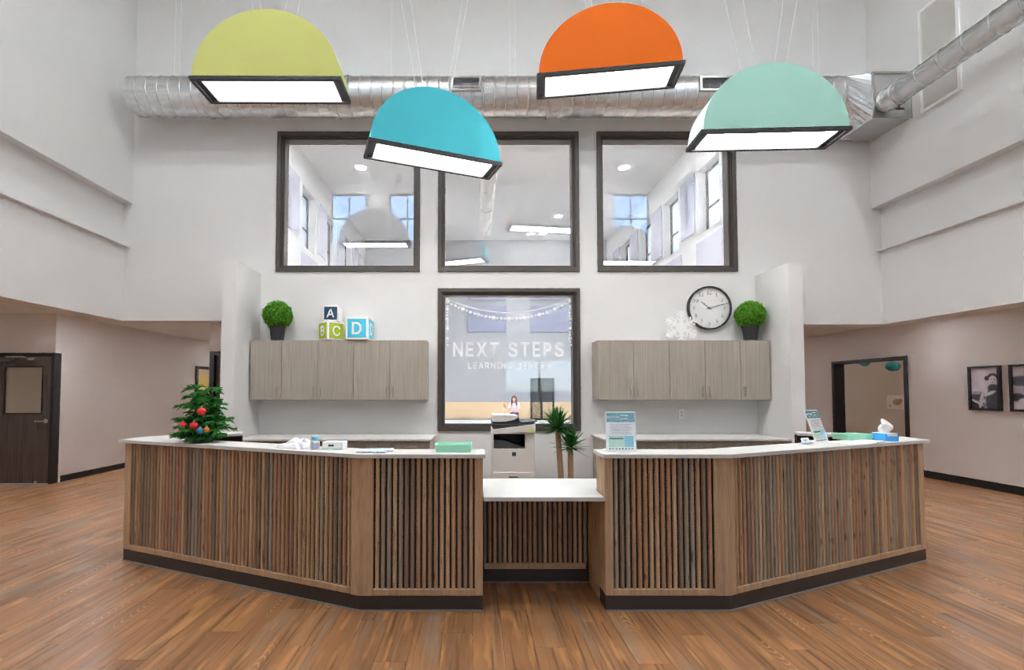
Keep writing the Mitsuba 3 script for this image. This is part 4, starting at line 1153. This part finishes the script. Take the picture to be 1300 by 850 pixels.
pk_ = thing('wall_picture', 'white sheet with a brown collage on the far wall of the room beyond the opening', 'picture')
put('sheet', bx(10.192, 10.198, 11.0, 11.45, 1.05, 1.38), 'paper', pk_)
put('collage', C([moved(ball([0, 0, 0], 0.09, 2, (0.05, 1.2, 0.8)), 10.19, 11.18, 1.22), moved(ball([0, 0, 0], 0.05, 2, (0.08, 1, 1)), 10.19, 11.08, 1.26), moved(ball([0, 0, 0], 0.025, 2, (0.1, 1, 1)), 10.19, 11.37, 1.12)]), 'bark', pk_)
prin('teal_paper', (40, 140, 160), 0.6)
for (x, y, z, r, lab) in ((9.1, 10.05, 2.02, 0.13, 'round teal paper ball hanging in the room beyond the right opening'), (9.0, 10.65, 2.135, 0.10, 'second teal paper ball, mostly hidden behind the top of the black opening')):
    k = thing('paper_ball', lab, 'decoration', 'teal paper balls')
    put('ball', ball([x, y, z], r, 3, (1, 1, 0.8)), 'teal_paper', k, smooth=True)
    put('string', rod([x, y, z + r * 0.78], [x, y, 2.74], 0.003, 6), 'paper', k)
cab = thing('low_shelf', 'low pale shelf unit in the room beyond the right opening', 'shelf')
put('body', bx(9.0, 9.9, 12.6, 13.0, 0, 0.80, 0.005), 'copier_white', cab)
for x, c_, lab in ((9.16, 'lime_print', 'small green storage tub on the low shelf in the room beyond'), (9.52, 'grey_print', 'small grey storage tub on the low shelf in the room beyond')):
    k = thing('storage_tub', lab, 'tub')
    put('tub', bx(x - 0.13, x + 0.13, 12.66, 12.9, 0.8005, 0.97, 0.01), c_, k)
    put('lid', bx(x - 0.135, x + 0.135, 12.655, 12.905, 0.9705, 0.985, 0.003), 'white_matte', k)
sw = thing('light_switch', 'white wall switch plate in the room beyond the opening', 'switch')
put('plate', bx(9.08, 9.17, 13.49, 13.499, 1.15, 1.30, 0.003), 'white_matte', sw)
put('rocker', bx(9.11, 9.14, 13.486, 13.4895, 1.19, 1.26, 0.001), 'ink', sw)
jm = thing('door_6', 'pale door with a frame at the end of the room beyond the right opening', 'door', kind='structure')
put('frame', C([bx(9.3, 9.36, 13.46, 13.5, 0, 2.12), bx(10.1, 10.16, 13.46, 13.5, 0, 2.12), bx(9.36, 10.1, 13.46, 13.5, 2.06, 2.12)]), 'hall_paint', jm)
put('leaf', bx(9.365, 10.095, 13.47, 13.495, 0.01, 2.055), 'ceiling_paint', jm)

# ---------------------------------------------------------------- hall beyond: door, people
d7 = thing('door_7', 'dark glazed exit doors in the far hall wall, right of the seated woman', 'door', kind='structure')
put('frame', C([ring(2.98, 4.20, 0.01, 2.16, 0.09, GY - 0.06, GY - 0.004), bx(3.50, 3.60, GY - 0.06, GY - 0.004, 0.1, 2.07)]), 'black_frame', d7)
put('glass', C([bx(3.07, 3.50, GY - 0.03, GY - 0.02, 0.1, 2.07), bx(3.60, 4.11, GY - 0.03, GY - 0.02, 0.1, 2.07)]), 'black_plastic', d7)


def limb(chain):
    """chain of (point, radius): hulls of neighbouring spheres, as manifolds"""
    out = []
    for (p, r), (q, s) in zip(chain, chain[1:]):
        A_ = m3.Manifold.sphere(r, 20).translate(tuple(map(float, p))); B_ = m3.Manifold.sphere(s, 20).translate(tuple(map(float, q)))
        out.append(m3.Manifold.batch_hull([A_, B_]))
    return out


def blend(parts, fine=0.02, it=12):
    m = m3.Manifold.batch_boolean(parts, m3.OpType.Add).refine_to_length(fine).to_mesh()
    t_ = trimesh.Trimesh(m.vert_properties[:, :3], m.tri_verts, process=True)
    trimesh.smoothing.filter_taubin(t_, iterations=it)
    return t_


prin('skin', (214, 164, 140), 0.5)
prin('brown_hair', (74, 50, 38), 0.6)
prin('blond_hair', (206, 168, 112), 0.6)
prin('tan_shirt', (210, 176, 136), 0.8)
prin('denim', (70, 80, 105), 0.8)


def blouse_colour(p, n, uv):
    f = smoothstep(0.62, 0.72, noise(p.x * 26, p.y * 26, p.z * 26))
    return mix(lin(238, 228, 230), lin(226, 150, 160), f)


prin('blouse', proc(blouse_colour), 0.8)


def hand(w, d, side, s=1.0):
    """palm at the wrist w, pointing along d, five fingers"""
    w, d = np.array(w), np.array(d) / np.linalg.norm(d)
    up = np.array([0, 0, 1.0]); sd = np.cross(d, up); sd /= np.linalg.norm(sd)
    pal = w + d * 0.05 * s
    ps = [m3.Manifold.batch_hull([m3.Manifold.sphere(0.016 * s, 12).translate(tuple(w + sd * a * 0.02 * s + d * b * s)) for a in (-1, 1) for b in (0.01, 0.075)])]
    for i, L in enumerate((0.062, 0.072, 0.068, 0.052)):
        b = w + d * 0.078 * s + sd * (i - 1.5) * 0.017 * s * side
        ps += limb([(b, 0.009 * s), (b + d * L * 0.55 * s - up * 0.008 * s, 0.0085 * s), (b + d * L * 0.95 * s - up * 0.03 * s, 0.007 * s)])
    b = w + d * 0.03 * s - sd * 0.026 * s * side
    ps += limb([(b, 0.011 * s), (b + d * 0.035 * s - sd * 0.018 * s * side - up * 0.008, 0.010 * s), (b + d * 0.06 * s - sd * 0.018 * s * side - up * 0.022, 0.008 * s)])
    return ps


def person(name, label, O, s, hair, shirt, pants, long_hair, fwd):
    """seated, leaning forward and looking down; O = seat point on the floor, faces -y turned by fwd degrees"""
    k = thing(name, label, 'person')
    R_ = trimesh.transformations.rotation_matrix(math.radians(fwd), [0, 0, 1])[:3, :3]
    P = lambda x, y, z: R_ @ np.array([x, y, z]) * s + np.array(O)
    r = lambda v: v * s
    hip, waist, chest, neck = P(0, 0, 0.50), P(0, -0.06, 0.66), P(0, -0.14, 0.88), P(0, -0.21, 1.03)
    head = P(0, -0.27, 1.155)
    # skin: one body surface (head, neck, arms, hands, lower legs)
    body = limb([(neck, r(0.055)), (head + [0, 0, r(-0.04)], r(0.055))])
    body += [m3.Manifold.sphere(r(0.092), 28).scale((0.86, 1.0, 1.16)).translate(tuple(head)), m3.Manifold.sphere(r(0.058), 20).translate(tuple(P(0, -0.315, 1.085)))]
    body += limb([(P(0, -0.355, 1.145), r(0.016)), (P(0, -0.365, 1.115), r(0.018))])                        # nose
    for sx in (-1, 1):
        body += [m3.Manifold.sphere(r(0.022), 12).scale((0.5, 0.8, 1.3)).translate(tuple(P(sx * 0.082, -0.26, 1.14)))]
        sh, el, wr = P(sx * 0.175, -0.15, 0.945), P(sx * 0.225, -0.27, 0.70), P(sx * 0.12, -0.47, 0.64)
        body += limb([(chest, r(0.06)), (sh, r(0.047)), (el, r(0.040)), (wr, r(0.028))])
        body += hand(wr, P(0, -0.9, 0.55) - wr, sx, s)
        kn, an, to = P(sx * 0.13, -0.44, 0.47), P(sx * 0.14, -0.42, 0.07), P(sx * 0.15, -0.58, 0.03)
        body += limb([(hip, r(0.10)), (P(sx * 0.09, 0, 0.5), r(0.085)), (kn, r(0.055)), (an, r(0.038)), (to, r(0.028))])
    body += limb([(hip, r(0.11)), (waist, r(0.10)), (chest, r(0.11)), (neck, r(0.05))])
    put('body', blend(body, 0.022 * s), 'skin', k, smooth=True)
    top = limb([(P(0, 0, 0.50), r(0.145)), (waist, r(0.128)), (chest, r(0.14))])
    top.append(m3.Manifold.batch_hull([m3.Manifold.sphere(r(0.07), 16).translate(tuple(P(sx * 0.16, -0.15, 0.945))) for sx in (-1, 1)] + [m3.Manifold.sphere(r(0.12), 16).translate(tuple(chest))]))
    for sx in (-1, 1): top += limb([(P(sx * 0.16, -0.15, 0.945), r(0.070)), (P(sx * 0.212, -0.24, 0.76), r(0.060))])
    put('shirt', blend(top, 0.025 * s), shirt, k, smooth=True)
    tr = []
    for sx in (-1, 1): tr += limb([(P(sx * 0.07, 0.01, 0.48), r(0.125)), (P(sx * 0.13, -0.44, 0.475), r(0.078)), (P(sx * 0.14, -0.425, 0.12), r(0.055))])
    put('trousers', blend(tr, 0.03 * s), pants, k, smooth=True)
    hr = [m3.Manifold.sphere(r(0.106), 28).scale((0.93, 1.0, 1.08)).translate(tuple(P(0, -0.245, 1.185)))]
    if long_hair:
        for sx in (-1, 1): hr += limb([(P(sx * 0.06, -0.24, 1.20), r(0.055)), (P(sx * 0.092, -0.25, 1.06), r(0.042)), (P(sx * 0.10, -0.24, 0.92), r(0.03)), (P(sx * 0.09, -0.24, 0.86), r(0.012))])
        hr += limb([(P(0, -0.19, 1.18), r(0.08)), (P(0, -0.10, 1.0), r(0.06)), (P(0, -0.06, 0.86), r(0.03))])
    hm = m3.Manifold.batch_boolean(hr, m3.OpType.Add) - m3.Manifold.sphere(r(0.075), 24).scale((0.85, 1.0, 1.25)).translate(tuple(P(0, -0.335, 1.12)))
    put('hair', blend([hm], 0.02 * s, 8), 'brown_hair' if hair == 'brown' else 'blond_hair', k, smooth=True)
    ey = []
    for sx in (-1, 1): ey.append(ball(P(sx * 0.033, -0.352, 1.155), r(0.010), 2, (1, 1, 1)))
    put('eyes', C(ey), 'black_plastic', k, smooth=True)
    put('mouth', tube([P(-0.024, -0.366, 1.078), P(0, -0.376, 1.075), P(0.024, -0.366, 1.078)], r(0.006), 6), 'red_gloss', k)


person('person', 'woman with long brown hair and a pink patterned blouse, leaning forward in the hall beyond', [1.85, 20.6, 0], 1.0, 'brown', 'blouse', 'denim', True, -8)
person('person', 'small blond child in a tan shirt beside the woman in the hall beyond', [1.18, 19.6, 0], 0.78, 'blond', 'tan_shirt', 'denim', False, 70)
for (x, y, h, w, lab) in ((1.85, 20.64, 0.345, 0.34, 'low wooden stool under the leaning woman in the hall beyond'), (1.18, 19.6, 0.262, 0.26, 'small wooden stool under the blond child in the hall beyond')):
    k = thing('stool', lab, 'stool')
    put('seat', bx(x - w / 2, x + w / 2, y - w / 2, y + w / 2, h - 0.035, h, 0.008), 'plywood', k)
    for sx in (-1, 1):
        for sy in (-1, 1): put('leg', bx(x + sx * (w / 2 - 0.03) - 0.015, x + sx * (w / 2 - 0.03) + 0.015, y + sy * (w / 2 - 0.03) - 0.015, y + sy * (w / 2 - 0.03) + 0.015, 0.0005, h - 0.035), 'plywood', k)
